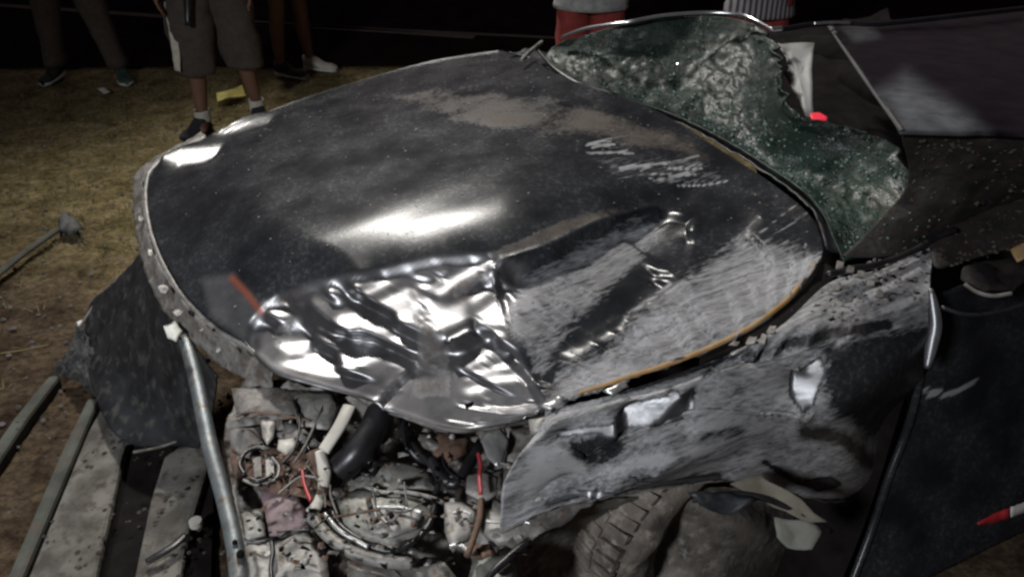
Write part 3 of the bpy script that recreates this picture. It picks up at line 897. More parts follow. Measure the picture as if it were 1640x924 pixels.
tube('roof_rail', pt([(1236, 48, 1.13), (1262, 46, 1.13), (1300, 40, 1.125), (1360, 37, 1.12), (1420, 38, 1.12), (1640, 14, 1.12)]), .008, MAT['mirror_black'], CAR, seg=40)
tube('roof_strip', pt([(1304, 39, 1.135), (1330, 37, 1.135), (1362, 37, 1.132)]), .004, MAT['chrome'], CAR, seg=14)
tube('roof_strip', pt([(1234, 48, 1.15), (1252, 46, 1.15)]), .007, MAT['chrome'], CAR, seg=10)

# ---- near side: crushed pillar and broken side window opening
A = loft_grid([pt([(1444, 214, 1.185), (1540, 217, 1.18), (1640, 221, 1.175), (1900, 240, 1.22)]),
               pt([(1450, 300, 1.05), (1550, 280, 1.08), (1650, 275, 1.08), (1950, 300, 1.10)]),
               pt([(1345, 415, .925), (1440, 405, .935), (1540, 355, .955), (1650, 318, .965), (2000, 250, .97)])], 60, 110)
A[..., 2] += .010 * vnoise(A, 6, 4, (1, 2.2, 1), seed=2) * np.sin(np.linspace(0, 1, 60) * math.pi)[:, None]
A[..., 1] += .006 * vnoise(A, 10, 3, seed=8)
PIL = A
grid_obj('crushed_pillar', A, worn('dark_brown_dust', (.009, .007, .006), (.034, .026, .021), 12, .7, .1, .6, c3=(.010, .012, .011), bdist=.005, stretch=(1, 3, 3), rot=AX), CAR, thick=.003)

A = loft_grid([pt([(1486, 392, .95), (1540, 355, .955), (1650, 318, .965), (2000, 250, .97)]),
               [P(1500, 430, .935), P(1570, 410, .925), P(1680, 390, .925), P(2050, 330, .93)],
               [SZ(.325, .925, -.03), SZ(.5, .935, -.03), SZ(.7, .945, -.03), SZ(1.5, .955, -.03)]], 40, 80)
A[..., 2] += .008 * vnoise(A, 9, 3, seed=31)
LEDGE = A
grid_obj('window_ledge', A, worn('dark_ledge_dirt', (.007, .006, .006), (.030, .024, .020), 10, .7, .1, .8, c3=(.03, .012, .010), bdist=.008), CAR, thick=.003)
# ---- near wing
row0 = pt([(874, 652, .775), (1000, 622, .81), (1150, 573, .85), (1250, 522, .885), (1330, 452, .915), (1420, 428, .93), (1492, 384, .945)])
row1 = pt([(868, 672, .765), (1000, 645, .795), (1140, 606, .83), (1280, 560, .86), (1380, 520, .885), (1440, 490, .90), (1490, 470, .905)])
row2 = pt([(838, 722, .73), (950, 692, .755), (1110, 655, .775), (1280, 652, .765), (1360, 640, .77), (1430, 600, .79), (1486, 560, .80)])
row3 = [P(808, 772, .67), P(930, 745, .69), PS(1110, 712, .015), PS(1270, 700, .03), PS(1350, 710, .04), PS(1410, 680, .02), PS(1468, 640, .0)]
row4 = [P(800, 852, .60), P(890, 812, .63), PS(1060, 780, .0), PS(1190, 768, .015), PS(1290, 790, .035), PS(1370, 790, .035), PS(1440, 700, .0)]
MF, NF = 190, 250
A = loft_grid([row0, row1, row2, row3, row4], MF, NF)
XF, YF = proj(A)
e = np.clip(np.minimum(np.linspace(0, 1, MF)[:, None], 1 - np.linspace(0, 1, MF)[:, None]) * 9, 0, 1)
A[..., 2] -= .012 * stroke(XF, YF, [(930, 708), (980, 690), (1100, 656), (1200, 645), (1290, 655)], 8) * 2.2
A[..., 2] += .020 * stroke(XF, YF, [(880, 690), (1000, 655), (1110, 630), (1280, 600)], 15)
A[..., 2] -= .018 * stroke(XF, YF, [(900, 655), (1060, 615), (1200, 575), (1330, 540)], 9)
A += SIDE_N * (.045 * np.exp(-((XF - 1335) / 75) ** 2 - ((YF - 735) / 50) ** 2))[..., None]
A += SIDE_N * (.025 * np.exp(-((XF - 1010) / 90) ** 2 - ((YF - 735) / 30) ** 2))[..., None]
A[..., 2] -= .022 * stroke(XF, YF, [(1180, 752), (1230, 715), (1290, 675), (1350, 650)], 12)
A[..., 2] -= .014 * stroke(XF, YF, [(935, 715), (950, 745), (945, 790)], 12)
A[..., 2] += e * .014 * vnoise((A - SIDE_O) @ np.stack([SIDE_D, SIDE_N, [0, 0, 1]], 1), 2.2, 3, (1, 5, 3), 4)
A[..., 2] += e * .007 * (1 - 2 * np.abs(vnoise((A - SIDE_O) @ np.stack([SIDE_D, SIDE_N, [0, 0, 1]], 1), 3.0, 2, (1, 4, 2), 14)))
XF, YF = proj(A)
T = np.zeros(XF.shape); X, Y = XF, YF
tp([(1272, 640), (1280, 600), (1312, 574), (1318, 600), (1300, 645), (1284, 654)], 1.0, 5)
tp([(950, 690), (1000, 660), (1080, 628), (1112, 624), (1108, 655), (1060, 668), (990, 690)], .75, 7)
ts([(1078, 632), (1082, 668)], 9, .95)
ts([(1106, 628), (1104, 650)], 6, .9)
ts([(880, 655), (930, 640), (1010, 622)], 4, .6)
tp([(1290, 770), (1330, 765), (1345, 775), (1310, 785)], .9, 5)
ts([(1310, 805), (1350, 806), (1372, 796)], 5, .9)
ts([(1225, 740), (1270, 768), (1310, 780)], 4, .5)
tp([(860, 800), (900, 770), (1000, 760), (1100, 730), (1000, 780), (900, 800)], .25, 12)
ts([(1000, 625), (1200, 565)], 6, .5)
ts([(900, 700), (960, 684), (1050, 664)], 6, .6)
ts([(1130, 600), (1300, 540), (1420, 520)], 7, .4)
ts([(880, 805), (960, 782), (1070, 772), (1150, 764)], 6, .6)
ts([(1000, 730), (1100, 700), (1180, 690)], 12, .3)
ts([(1290, 690), (1350, 700), (1390, 740)], 10, .35)
dF, nF = dents(A, T, lampos=LAMP2, weight=np.clip(.15 + e, 0, 1), stiff=.2, amp=.001)
A = A + nF * dF[..., None] * np.clip(e * 1.5, 0.1, 1)[..., None]
XF, YF = proj(A)
dust = .80 + np.zeros_like(XF)
dust = np.maximum(dust, polyf(XF, YF, [(830, 700), (1000, 690), (1200, 650), (1260, 680), (1150, 740), (900, 800), (820, 850)], 26, .95))
dust = np.maximum(dust, polyf(XF, YF, [(870, 650), (1150, 560), (1330, 460), (1440, 440), (1440, 520), (1200, 600), (900, 690)], 14, .74))
dust *= 1 - polyf(XF, YF, [(1320, 560), (1500, 520), (1480, 640), (1400, 700), (1330, 650)], 20, .8)
dust *= 1 - .9 * np.clip(T * 1.6, 0, 1) * (XF > 1240)
dust *= 1 - .8 * np.clip(T * 1.6, 0, 1)
dust *= 1 - polyf(XF, YF, [(900, 712), (960, 696), (1000, 700), (990, 740), (940, 750)], 12, .6)
mud = .2 + np.zeros_like(XF)
mud = np.maximum(mud, polyf(XF, YF, [(1200, 720), (1290, 660), (1420, 690), (1410, 800), (1300, 790)], 26, .72))
mud = np.maximum(mud, polyf(XF, YF, [(1310, 440), (1490, 380), (1490, 500), (1330, 560), (1270, 520)], 22, .62))
grid_obj('front_wing', A, MAT['wing_paint'], CAR, attrs=dict(dust=dust, mud=mud, bare=.3 * (T > .5)), thick=.003)
WING = A
# wheel arch lip
ribbon('arch_lip', [WING[-1, k] for k in range(0, NF - 30, 24)], [WING[-1, k] + np.array([.01, .03, -.025]) for k in range(0, NF - 30, 24)], MAT['grime_metal'], CAR, 90, 4, 0, .006, seed=6)
# orange sealer along the bonnet edge and the torn fringe under it
ribbon('seam_sealer', pt([(925, 633, .80), (1010, 606, .825), (1100, 576, .85), (1190, 535, .875), (1262, 485, .90), (1312, 425, .925)]), pt([(927, 626, .803), (1010, 598, .828), (1100, 567, .853), (1188, 526, .878), (1256, 478, .903), (1304, 420, .928)]), MAT['orange'], CAR, 100, 3, .004, .0015, seed=5)
ribbon('bonnet_gap', pt([(1120, 585, .842), (1190, 560, .86), (1250, 532, .88), (1310, 490, .90), (1345, 440, .915)]), pt([(1120, 568, .848), (1190, 536, .868), (1245, 500, .885), (1295, 455, .905), (1318, 420, .918)]), MAT['dark_cavity'], CAR, 60, 4, .004)
for x, y, a, w, h in ((1203, 545, 0, 10, 12), (1222, 541, 0, 7, 9), (1235, 530, 0, 8, 7), (1268, 520, 0, 10, 6), (1262, 502, 0, 7, 6), (1290, 498, 0, 10, 7), (1306, 478, 0, 8, 5), (1175, 553, 0, 9, 4), (1325, 462, 0, 6, 6)):
    plate('torn_tab', pt([(x - w, y + h * .6, .882), (x - w * .2, y - h * .7, .888), (x + w, y - h * .6, .892), (x + w * .5, y + h * .6, .888)]), MAT['grime_metal'], CAR, .0015, .006, 3)
for pts, mk in (([(1325, 440, .945), (1345, 436, .945), (1365, 430, .945), (1400, 425, .945), (1440, 412, .95), (1470, 398, .955), (1500, 380, .96), (1530, 368, .965)], 'rubber'),):
    tube('window_seal', pt(pts), .007, MAT[mk], CAR, seg=50)
for x, y in ((1362, 432), (1378, 440), (1395, 452), (1345, 425), (1410, 470), (1340, 458)):
    plate('clip', pt([(x - 7, y + 5, .95), (x - 4, y - 6, .955), (x + 7, y - 4, .955), (x + 5, y + 6, .95)]), MAT['dusty_grey'], CAR, .005, .004, 2)

REG3 = [(1345, 400), (1450, 290), (1640, 270), (1640, 320), (1500, 375), (1420, 415)]
def scatter_on(name, S, n, mat, lo, hi, seed, keep=None):
    r_ = random.Random(seed); V, F = [], []
    for k in range(n):
        i, j_ = r_.randrange(2, S.shape[0] - 2), r_.randrange(2, S.shape[1] - 2)
        c = S[i, j_] + np.array([r_.uniform(-.01, .01), r_.uniform(-.01, .01), .003])
        if keep is not None and not keep(*proj(c)): continue
        s_, a, m = r_.uniform(lo, hi), r_.uniform(0, 6.3), len(V)
        for q in range(4):
            t_ = a + q * 1.57 + r_.uniform(-.4, .4)
            V.append(c + np.array([math.cos(t_) * s_, math.sin(t_) * s_ * .7, r_.uniform(-.3, .3) * s_]))
        V.append(c + np.array([0, 0, s_ * .8]))
        F += [(m, m + 1, m + 4), (m + 1, m + 2, m + 4), (m + 2, m + 3, m + 4), (m + 3, m, m + 4)]
    return tag(mesh_obj(name, V, F, MAT[mat], CAR, shade=False), kind='stuff')
scatter_on('pillar_glass_crumbs', PIL, 380, 'crumb', .0015, .004, 3, lambda x, y: rnd.random() < math.exp(-((x - 1400) / 90) ** 2) + .06)
scatter_on('pillar_dirt', PIL, 500, 'muddy_bits', .002, .007, 4)
scatter_on('ledge_dirt', LEDGE, 400, 'muddy_bits', .002, .007, 5)
# ---- front door
ed = [PS(1494, 474, -.01), PS(1488, 520, .015), PS(1478, 590, .03), PS(1455, 680, .05), PS(1425, 760, .08), PS(1395, 850, .12), PS(1365, 930, .16), PS(1342, 990, .19)]
r0, r1, r2, r3, r4 = [[e_, e_ + SIDE_D * .4 + SIDE_N * b_, e_ + SIDE_D * .9 + SIDE_N * b_ * .8, e_ + SIDE_D * 1.45 - SIDE_N * .1 * (k_ > 1)] for k_, (e_, b_) in enumerate(((ed[0], .0), (ed[2], .03), (ed[3], .03), (ed[5], .03), (ed[7], .02)))]
A = loft_grid([r0, r1, r2, r3, r4], 70, 70)
XD, YD = proj(A)
DOOR = A
door = grid_obj('front_door', A, MAT['paint'], CAR, attrs=dict(dust=.10 + stroke(XD, YD, [(1476, 618), (1488, 634), (1500, 622), (1506, 636), (1530, 628), (1560, 612)], 4, 1.3) + .0 * XD, mud=.2 + .3 * smooth((.35 - A[..., 2]) / .25)), thick=.004)
def on_door(px, py, lift=.004):
    i_, j_ = np.unravel_index(np.argmin((XD - px) ** 2 + (YD - py) ** 2), XD.shape)
    return PS(px, py, float((DOOR[i_, j_] - SIDE_O) @ SIDE_N) + lift)
for nm_, x0_, x1_, mt_ in (('red_reflector', 1566, 1618, 'red'), ('white_reflector', 1619, 1690, 'white_paper')):
    xs2 = np.linspace(x0_, x1_, 8)
    yc = 840 - (xs2 - 1564) * .36
    hw = np.where(nm_ == 'red_reflector', np.clip((xs2 - 1560) * .25, 1, 8), 8)
    ribbon(nm_, [on_door(x_, y_ - h_) for x_, y_, h_ in zip(xs2, yc, hw)], [on_door(x_, y_ + h_) for x_, y_, h_ in zip(xs2, yc, hw)], MAT[mt_], door, 16, 3, 0, 0, .002)
# rolled front edge of the door: catches the lamp
tube('door_edge', ed, .009, MAT['paint'], CAR, n=14, seg=50, flat=.8)
grid_obj('sill', loft_grid([[SZ(-.0, .22, -.04), SZ(.8, .22, -.04), SZ(1.75, .22, -.04)], [SZ(.0, .12, -.06), SZ(.8, .12, -.06), SZ(1.75, .12, -.06)], [SZ(.0, .10, -.2), SZ(.8, .1, -.2), SZ(1.75, .1, -.2)]], 10, 30), MAT['black_plastic'], CAR)
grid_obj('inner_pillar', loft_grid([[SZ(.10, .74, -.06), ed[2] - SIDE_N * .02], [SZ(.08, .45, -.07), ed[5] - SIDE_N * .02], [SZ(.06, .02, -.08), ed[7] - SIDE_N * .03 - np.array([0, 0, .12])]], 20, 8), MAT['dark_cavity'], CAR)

# door mirror, broken
def lit_fold(name, px, z, half, m, parent, lampos, spread=1.0, n=24):
    mid = P(*px[len(px) // 2], z)
    h = (lampos - mid) / np.linalg.norm(lampos - mid); v = np.array([0, 0, CAM_H]) - mid
    h = h + v / np.linalg.norm(v); h /= np.linalg.norm(h)
    pts = []
    for x, y in px:
        rr = ray(x, y); o = np.array([0, 0, CAM_H])
        pts.append(o + rr * (((mid - o) @ h) / (rr @ h)))
    c_ = catmull(pts, n); g = np.zeros((n, 12, 3))
    for i in range(n):
        t = c_[min(i + 1, n - 1)] - c_[max(i - 1, 0)]; t /= np.linalg.norm(t)
        b = np.cross(t, h); b /= np.linalg.norm(b); w = half * math.sin(math.pi * (i + .6) / (n + .2)) ** .5
        for k, a in enumerate(np.linspace(-spread, spread, 12)):
            g[i, k] = c_[i] + b * math.sin(a) * w + h * (math.cos(a) - 1) * w
    return grid_obj(name, g, m, parent, attrs=dict(bare=np.full((n, 12), .5), dust=np.zeros((n, 12)), mud=np.zeros((n, 12))), thick=.002)
lit_fold('door_edge_crease', [(1490, 462), (1494, 490), (1497, 520), (1492, 550), (1484, 590)], .86, .016, MAT['paint'], CAR, LAMP2)  # added strip, turned to the fill lamp to form the edge highlight
c = P(1592, 440, .965)
th = np.linspace(0, math.pi, 18)[:, None]; ph = np.linspace(0, 2 * math.pi, 33)[None, :]
ax = SIDE_D * .085; ay = SIDE_N * .042; az = np.array([0, 0, .014])
g = c + np.sin(th)[..., None] * (np.cos(ph)[..., None] * ay + np.sin(ph)[..., None] * az) + np.cos(th)[..., None] * ax * np.ones_like(ph)[..., None]
g += .016 * vnoise(g, 14, 3)[..., None]
mir = grid_obj('door_mirror', g, MAT['mirror_dirt'], CAR)
gl = grid_obj('mirror_glass', (c + SIDE_D * .05 + SIDE_N * .03 + (np.linspace(0, 1, 6)[:, None, None] ** .7) * .9 * (np.cos(ph)[..., None] * (ay * .8 + SIDE_D * .03) + np.sin(ph)[..., None] * az)), MAT['mirror_black'], mir)
tube('mirror_rim', [P(x, y, z) for x, y, z in ((1545, 455, .985), (1565, 468, .98), (1590, 474, .98), (1620, 470, .985))], .0035, MAT['dusty_grey'], mir, seg=30)
tube('mirror_rim', [P(x, y, z) for x, y, z in ((1508, 492, .945), (1545, 504, .94), (1590, 502, .945), (1640, 488, .955))], .004, MAT['rubber'], mir, seg=30)
plate('reflector', pt([(1618, 400, .99), (1644, 385, 1.0), (1650, 410, .99), (1630, 418, .985)]), MAT['orange'], mir, .004, .002, 2)
# ---- front wheel and its muddy liner
WC = SZ(-.20, .335, -.125)
WD = np.array([.835, .55, 0.]); WN = np.array([.55, -.835, 0.])      # front wheel knocked round towards the kerb
def wheel_grid(prof, n=72, ctr=WC, turned=True):
    th = np.linspace(0, 2 * math.pi, n)
    g = np.zeros((len(prof), n, 3))
    for i, (r, w) in enumerate(prof):
        for j, t in enumerate(th):
            g[i, j] = ctr + (WD if turned else SIDE_D) * math.cos(t) * r + np.array([0, 0, math.sin(t) * r]) + (WN if turned else SIDE_N) * w
    return g
muddy = worn('muddy_tyre', (.055, .046, .040), (.17, .145, .12), 13, .9, 0, 1.0, c3=(.25, .22, .19), bdist=.008)
tg = wheel_grid([(.19, .09), (.23, .105), (.25, .109), (.28, .108), (.300, .100), (.314, .07), (.318, 0), (.315, -.05), (.305, -.09), (.28, -.105), (.22, -.10)])
mud_n = vnoise(tg, 14, 4, seed=3)[..., None]
tg = tg + WN * mud_n * .010 + (tg - WC) * mud_n * .03
wheel = grid_obj('tyre', tg, muddy, CAR)
V, F = [], []
for k in range(60):
    t0 = 2 * math.pi * (k + rnd.uniform(-.12, .12)) / 60
    for w0, w1, sh in ((.035, .092, .04), (-.028, .028, 0), (-.092, -.035, .04)):
        n = len(V)
        for r in (.310, .318 + rnd.uniform(0, .008)):
            for (tt, ww) in ((t0 + sh, w0), (t0 + .07 + sh, w0), (t0 + .07, w1), (t0, w1)):
                V.append(WC + WD * math.cos(tt) * r + np.array([0, 0, math.sin(tt) * r]) + WN * ww)
        F += [(n + 4, n + 5, n + 6, n + 7), (n, n + 1, n + 5, n + 4), (n + 1, n + 2, n + 6, n + 5), (n + 2, n + 3, n + 7, n + 6), (n + 3, n, n + 4, n + 7)]
mesh_obj('tread', V, F, muddy, wheel, shade=False)
grid_obj('wheel_rim', wheel_grid([(.02, .05), (.12, .045), (.16, .06), (.185, .085), (.195, .09)]), MAT['grime_metal'], wheel)
# crushed liner over the tyre
L0 = [P(800, 880, .57), P(900, 815, .585), PS(1050, 792, -.03), PS(1190, 782, -.03), PS(1330, 830, -.03)]
L1 = [P(800, 930, .42), P(900, 860, .42), P(1040, 835, .42), P(1190, 838, .42), PS(1325, 870, -.10)]
L2 = [P(770, 1000, .30), P(880, 930, .28), P(1030, 900, .28), P(1180, 900, .28), PS(1320, 930, -.16)]
L3 = [P(760, 1100, .2), P(880, 1010, .18), P(1020, 985, .18), P(1180, 985, .18), PS(1315, 1010, -.2)]
A = loft_grid([L0, L1, L2, L3], 90, 140)
A[..., 2] += .006 * vnoise(A, 16, 4, seed=3)
grid_obj('wheel_liner', A, worn('mud_caked_liner', (.035, .031, .028), (.13, .112, .094), 13, .9, 0, .8, c3=(.17, .155, .14), bdist=.006, stretch=(1, 1.6, 1), rot=AX), CAR)
plate('liner_flap', [P(1170, 772, .66), P(1215, 760, .67), P(1262, 785, .66), P(1325, 835, .60), P(1290, 838, .60), P(1240, 808, .63)], worn('olive_dust', (.10, .09, .065), (.17, .155, .12), 12, .8, 0, .4), CAR, .004, .006, 3)
plate('liner_flap', [P(1240, 828, .60), P(1290, 832, .60), P(1318, 850, .58), P(1300, 880, .56), P(1262, 878, .56), P(1245, 860, .58)], worn('pale_olive_dust', (.14, .145, .12), (.19, .19, .165), 12, .8, 0, .4), CAR, .004, .004, 3)
tube('brake_hose', [P(1110, 800, .64), P(1170, 790, .645), P(1225, 798, .64), P(1280, 822, .61), P(1330, 850, .57)], .006, MAT['rubber'], CAR, seg=30)
plate('liner_flap', [P(1100, 790, .66), P(1165, 785, .66), P(1215, 800, .65), P(1180, 822, .63), P(1120, 815, .64)], MAT['black_plastic'], CAR, .003, .006, 3)
for k in range(0):
    x, y = rnd.uniform(850, 1040), rnd.uniform(828, 925)
    if y < 960 - (x - 780) * .6 + -40 and x < 900: continue
    s = rnd.uniform(5, 12)
    plate('mud_clod', [P(x - s, y + s * .5, .60), P(x - s * .3, y - s * .6, .605), P(x + s, y - s * .4, .60), P(x + s * .5, y + s * .7, .60)], [muddy, MAT['dark_cavity']][k % 2], CAR, .006, .008, 2)

# ---- engine bay floor
rows = [[(395, 598, .60), (520, 622, .60), (640, 650, .58), (760, 668, .58), (900, 660, .62)],
        [(360, 690, .54), (480, 710, .52), (620, 720, .46), (760, 730, .50), (880, 740, .58)],
        [(375, 800, .50), (490, 810, .48), (620, 820, .44), (760, 830, .48), (850, 840, .54)],
        [(392, 900, .46), (510, 900, .44), (640, 905, .42), (760, 905, .44), (820, 915, .48)],
        [(400, 1040, .38), (520, 1040, .36), (650, 1040, .36), (770, 1040, .38), (800, 1040, .42)]]
A = loft_grid([pt(r) for r in rows], 130, 140)
A[..., 2] += .020 * vnoise(A, 15, 4, seed=6) - .010 * np.abs(vnoise(A, 32, 3, seed=16))
grid_obj('inner_wing', A, MAT['grime_metal'], CAR, thick=.003)
def mk(px, z): return [P(x, y, z if len(px[0]) == 2 else 0) for x, y in px]
def sheet(name, px, z, mat, bulge=.0, rough=.004, sub=3, thick=.003):
    return plate(name, [P(q[0], q[1], z if len(q) == 2 else q[2]) for q in px], MAT[mat], CAR, thick, rough, sub, bulge)
def cable(name, px, z, r, mat, seg=30, **kw):
    return tube(name, [P(q[0], q[1], z if len(q) == 2 else q[2]) for q in px], r, MAT[mat], CAR, seg=seg, **kw)
# upper left tangle
sheet('radiator_panel', [(372, 622), (440, 618), (520, 628), (512, 668), (440, 672), (378, 664)], .60, 'grime_metal', .01, .012)
sheet('radiator_panel', [(460, 622), (530, 628), (548, 650), (525, 690), (478, 680), (470, 650)], .605, 'pale_metal', .008, .012)
sheet('bracket', [(366, 684), (418, 680), (428, 706), (398, 730), (370, 716)], .57, 'dusty_grey', .01, .010)
sheet('bracket', [(416, 668), (444, 668), (438, 700), (428, 712), (420, 700)], .60, 'pale_metal', .004, .003)
sheet('bracket', [(452, 674), (500, 676), (508, 700), (486, 724), (458, 712)], .58, 'grime_metal', .012, .01)
sheet('bracket', [(446, 704), (470, 702), (478, 716), (458, 728), (444, 720)], .60, 'white_plastic', .008, .002)
sheet('bracket', [(372, 706), (392, 704), (392, 760), (378, 770), (368, 740)], .55, 'rust', .01, .01)
sheet('headlamp_body', [(392, 722), (440, 714), (500, 730), (520, 760), (500, 800), (440, 790), (396, 776)], .55, 'rust', .012, .012)
sheet('bracket', [(404, 730), (418, 728), (420, 764), (408, 766)], .575, 'grime_metal', 0, .002)
sheet('bracket', [(424, 728), (438, 730), (440, 764), (426, 765)], .575, 'pale_metal', 0, .002)
cable('clamp_ring', [(392, 760), (384, 744), (392, 726), (410, 717), (432, 716)], .585, .0042, 'rubber')
cable('clamp_ring', [(400, 766), (414, 770), (430, 764), (436, 758)], .585, .0042, 'rubber')
cable('clamp_ring', [(390, 768), (412, 776), (440, 768), (447, 748), (436, 732)], .58, .003, 'pale_metal')
cable('cable', [(378, 668), (400, 660), (440, 664), (470, 668), (498, 674)], .612, .0025, 'rust')
cable('cable', [(470, 640), (480, 680), (470, 720), (450, 744)], .615, .0030, 'black_plastic')
cable('cable', [(520, 640), (500, 690), (485, 720), (470, 742)], .61, .0030, 'grime_metal')
# mauve plate, lower left plates and cracks
sheet('mauve_plate', [(416, 786), (470, 778), (484, 800), (498, 842), (470, 852), (432, 858), (424, 820)], .535, 'pink_plate', .008, .004)
sheet('lower_panel', [(384, 820), (420, 812), (426, 858), (392, 866)], .53, 'grey_green', .008, .005)
sheet('lower_panel', [(390, 872), (434, 866), (500, 842), (522, 884), (530, 940), (400, 960)], .52, 'pale_metal', .010, .008)
cable('crack', [(396, 868), (418, 868), (436, 862)], .545, .0035, 'rubber')
cable('crack', [(446, 860), (464, 850), (480, 850), (498, 840)], .545, .0022, 'rubber')
cable('cable', [(434, 862), (437, 884), (434, 910), (438, 950)], .545, .0045, 'rubber')
for x, y, r in ((385, 887, .008), (376, 868, .005), (612, 858, .006), (594, 868, .0)):
    if r: cable('bolt', [(x, y - 1, .535), (x, y, .548)], 0, r, 'dark_cavity', seg=3, n=8)
# white strip, black pipe, hoses
tube('white_strip', [P(560, 650, .66), P(545, 680, .65), (P(518, 722, .62))], .015, MAT['white_plastic'], CAR, seg=26, flat=.35)
cable('strip_stub', [(512, 722, .61), (520, 760, .59), (512, 800, .57), (498, 822, .56)], .5, .012, 'white_plastic', radii=[.010, .014, .011, .014], flat=.6)
cable('bracket_arm', [(500, 724, .60), (512, 745, .59), (516, 780, .57)], .5, .016, 'rust', flat=.5)
cable('air_hose', [(612, 655, .64), (596, 690, .62), (572, 726, .60), (545, 752, .57)], .5, .030, 'rubber', seg=60, ribs=.03, n=20)
cable('air_hose', [(645, 668, .60), (648, 700, .59), (668, 732, .57), (700, 744, .55)], .5, .007, 'rubber')
cable('wiring_loom', [(690, 735, .58), (706, 762, .57), (728, 775, .57), (748, 748, .58), (768, 716, .58)], .5, .012, 'rubber', seg=40, ribs=.08)
cable('wiring_loom', [(640, 700, .58), (665, 716, .58), (700, 764, .57), (694, 800, .555), (690, 835, .55), (664, 866, .545), (630, 882, .54)], .5, .0058, 'rubber', seg=50)
cable('rubber_seal', [(530, 816, .545), (546, 842, .545), (580, 866, .545), (610, 880, .54), (640, 880, .54), (668, 862, .545), (690, 832, .55), (700, 792, .56)], .5, .0062, 'rubber', seg=60)
# mounting plates
sheet('strut_mount', [(548, 760), (590, 738), (640, 738), (690, 752), (704, 784), (650, 786), (590, 778), (548, 790)], .545, 'grey_green', .010, .004, 4)
sheet('strut_mount', [(540, 800), (570, 782), (620, 786), (680, 800), (696, 824), (672, 856), (626, 874), (580, 862), (550, 838)], .55, 'grey_green', .012, .0035, 4)
sheet('strut_plate', [(582, 816), (640, 808), (678, 818), (668, 846), (624, 862), (590, 850)], .562, 'pale_metal', .006, .002, 4)
cable('plate_lip', [(584, 778), (612, 788), (650, 788), (690, 796), (712, 806)], .566, .0042, 'pale_metal')
cable('plate_lip', [(600, 812), (640, 812), (676, 820)], .578, .003, 'bright_metal')
cable('bolt_ring', [(578, 746), (592, 740), (602, 750), (592, 760), (579, 756), (578, 746)], .562, .0042, 'rubber')
cable('bolt_ring', [(618, 822), (627, 818), (635, 825), (628, 834), (619, 830), (618, 822)], .582, .0034, 'dusty_grey')
cable('bolt', [(627, 825, .57), (627, 824, .582)], .5, .006, 'dark_cavity', seg=3)
cable('bolt', [(612, 858, .56), (612, 857, .575)], .5, .005, 'dusty_grey', seg=3)
# curved rails
cable('curved_rail', [(498, 826, .56), (524, 856, .555), (560, 882, .55), (610, 898, .54), (660, 902, .53)], .5, .012, 'pale_metal', seg=40)
cable('curved_rail', [(520, 822, .565), (545, 850, .56), (590, 876, .553)], .5, .0045, 'bright_metal', seg=30)
cable('curved_rail', [(556, 884, .54), (590, 896, .545), (630, 890, .545)], .5, .006, 'dusty_grey', seg=30)
sheet('lower_panel', [(556, 892), (640, 900), (700, 890), (740, 930), (700, 990), (560, 990)], .50, 'grime_metal', .012, .012)
0 and sheet('red_fragment', [(566, 900), (590, 892), (606, 912), (596, 940), (572, 940)], .53, 'dark_red', .004, .006, 2)
0 and sheet('red_fragment', [(660, 912), (690, 908), (700, 918), (670, 930)], .52, 'dark_red', .004, .004, 2)
# front slam panel with holes
ribbon('slam_panel', pt([(552, 622, .675), (600, 642, .67), (655, 656, .665), (720, 672, .66), (765, 682, .66), (830, 670, .69), (880, 655, .73)]), pt([(560, 632, .655), (598, 654, .65), (650, 672, .645), (712, 690, .64), (765, 692, .64), (835, 680, .67), (884, 664, .72)]), MAT['pale_metal'], CAR, 90, 5, .002, .004, seed=2)
for x, y, r in ((681, 664, .011), (709, 676, .006), (640, 656, .006), (628, 650, .004)):
    c = P(x, y, .662)
    t = np.linspace(0, 2 * math.pi, 17)[:-1]
    V = [c + np.array([0, 0, .006])] + [c + np.array([math.cos(a) * r * 1.2, math.sin(a) * r, .006]) for a in t]
    mesh_obj('bolt_hole', V, [(0, 1 + k, 1 + (k + 1) % 16) for k in range(16)], MAT['dark_cavity'], CAR, thick=.004)
sheet('torn_lip', [(742, 628), (790, 610), (822, 616), (846, 640), (820, 652), (770, 650), (738, 648)], .70, 'pale_metal', .016, .012, 4)
sheet('torn_lip', [(750, 655), (790, 642), (845, 644), (876, 652), (850, 672), (800, 680), (760, 676)], .69, 'grime_metal', .010, .006, 4)
sheet('yellow_tag', [(776, 645), (794, 637), (800, 642), (784, 650)], .718, 'yellow', .002, .001, 2)
cable('torn_edge', [(745, 650), (775, 640), (810, 634), (850, 646)], .715, .004, 'dark_cavity')
sheet('torn_lip', [(862, 650), (890, 638), (920, 634), (905, 650), (880, 658)], .775, 'bright_metal', .01, .006, 3)
sheet('torn_lip', [(846, 672), (890, 660), (925, 668), (890, 688), (850, 694)], .75, 'pale_metal', .01, .008, 3)
sheet('torn_lip', [(965, 625), (1000, 612), (1008, 620), (980, 632)], .825, 'bright_metal', .006, .005, 3)
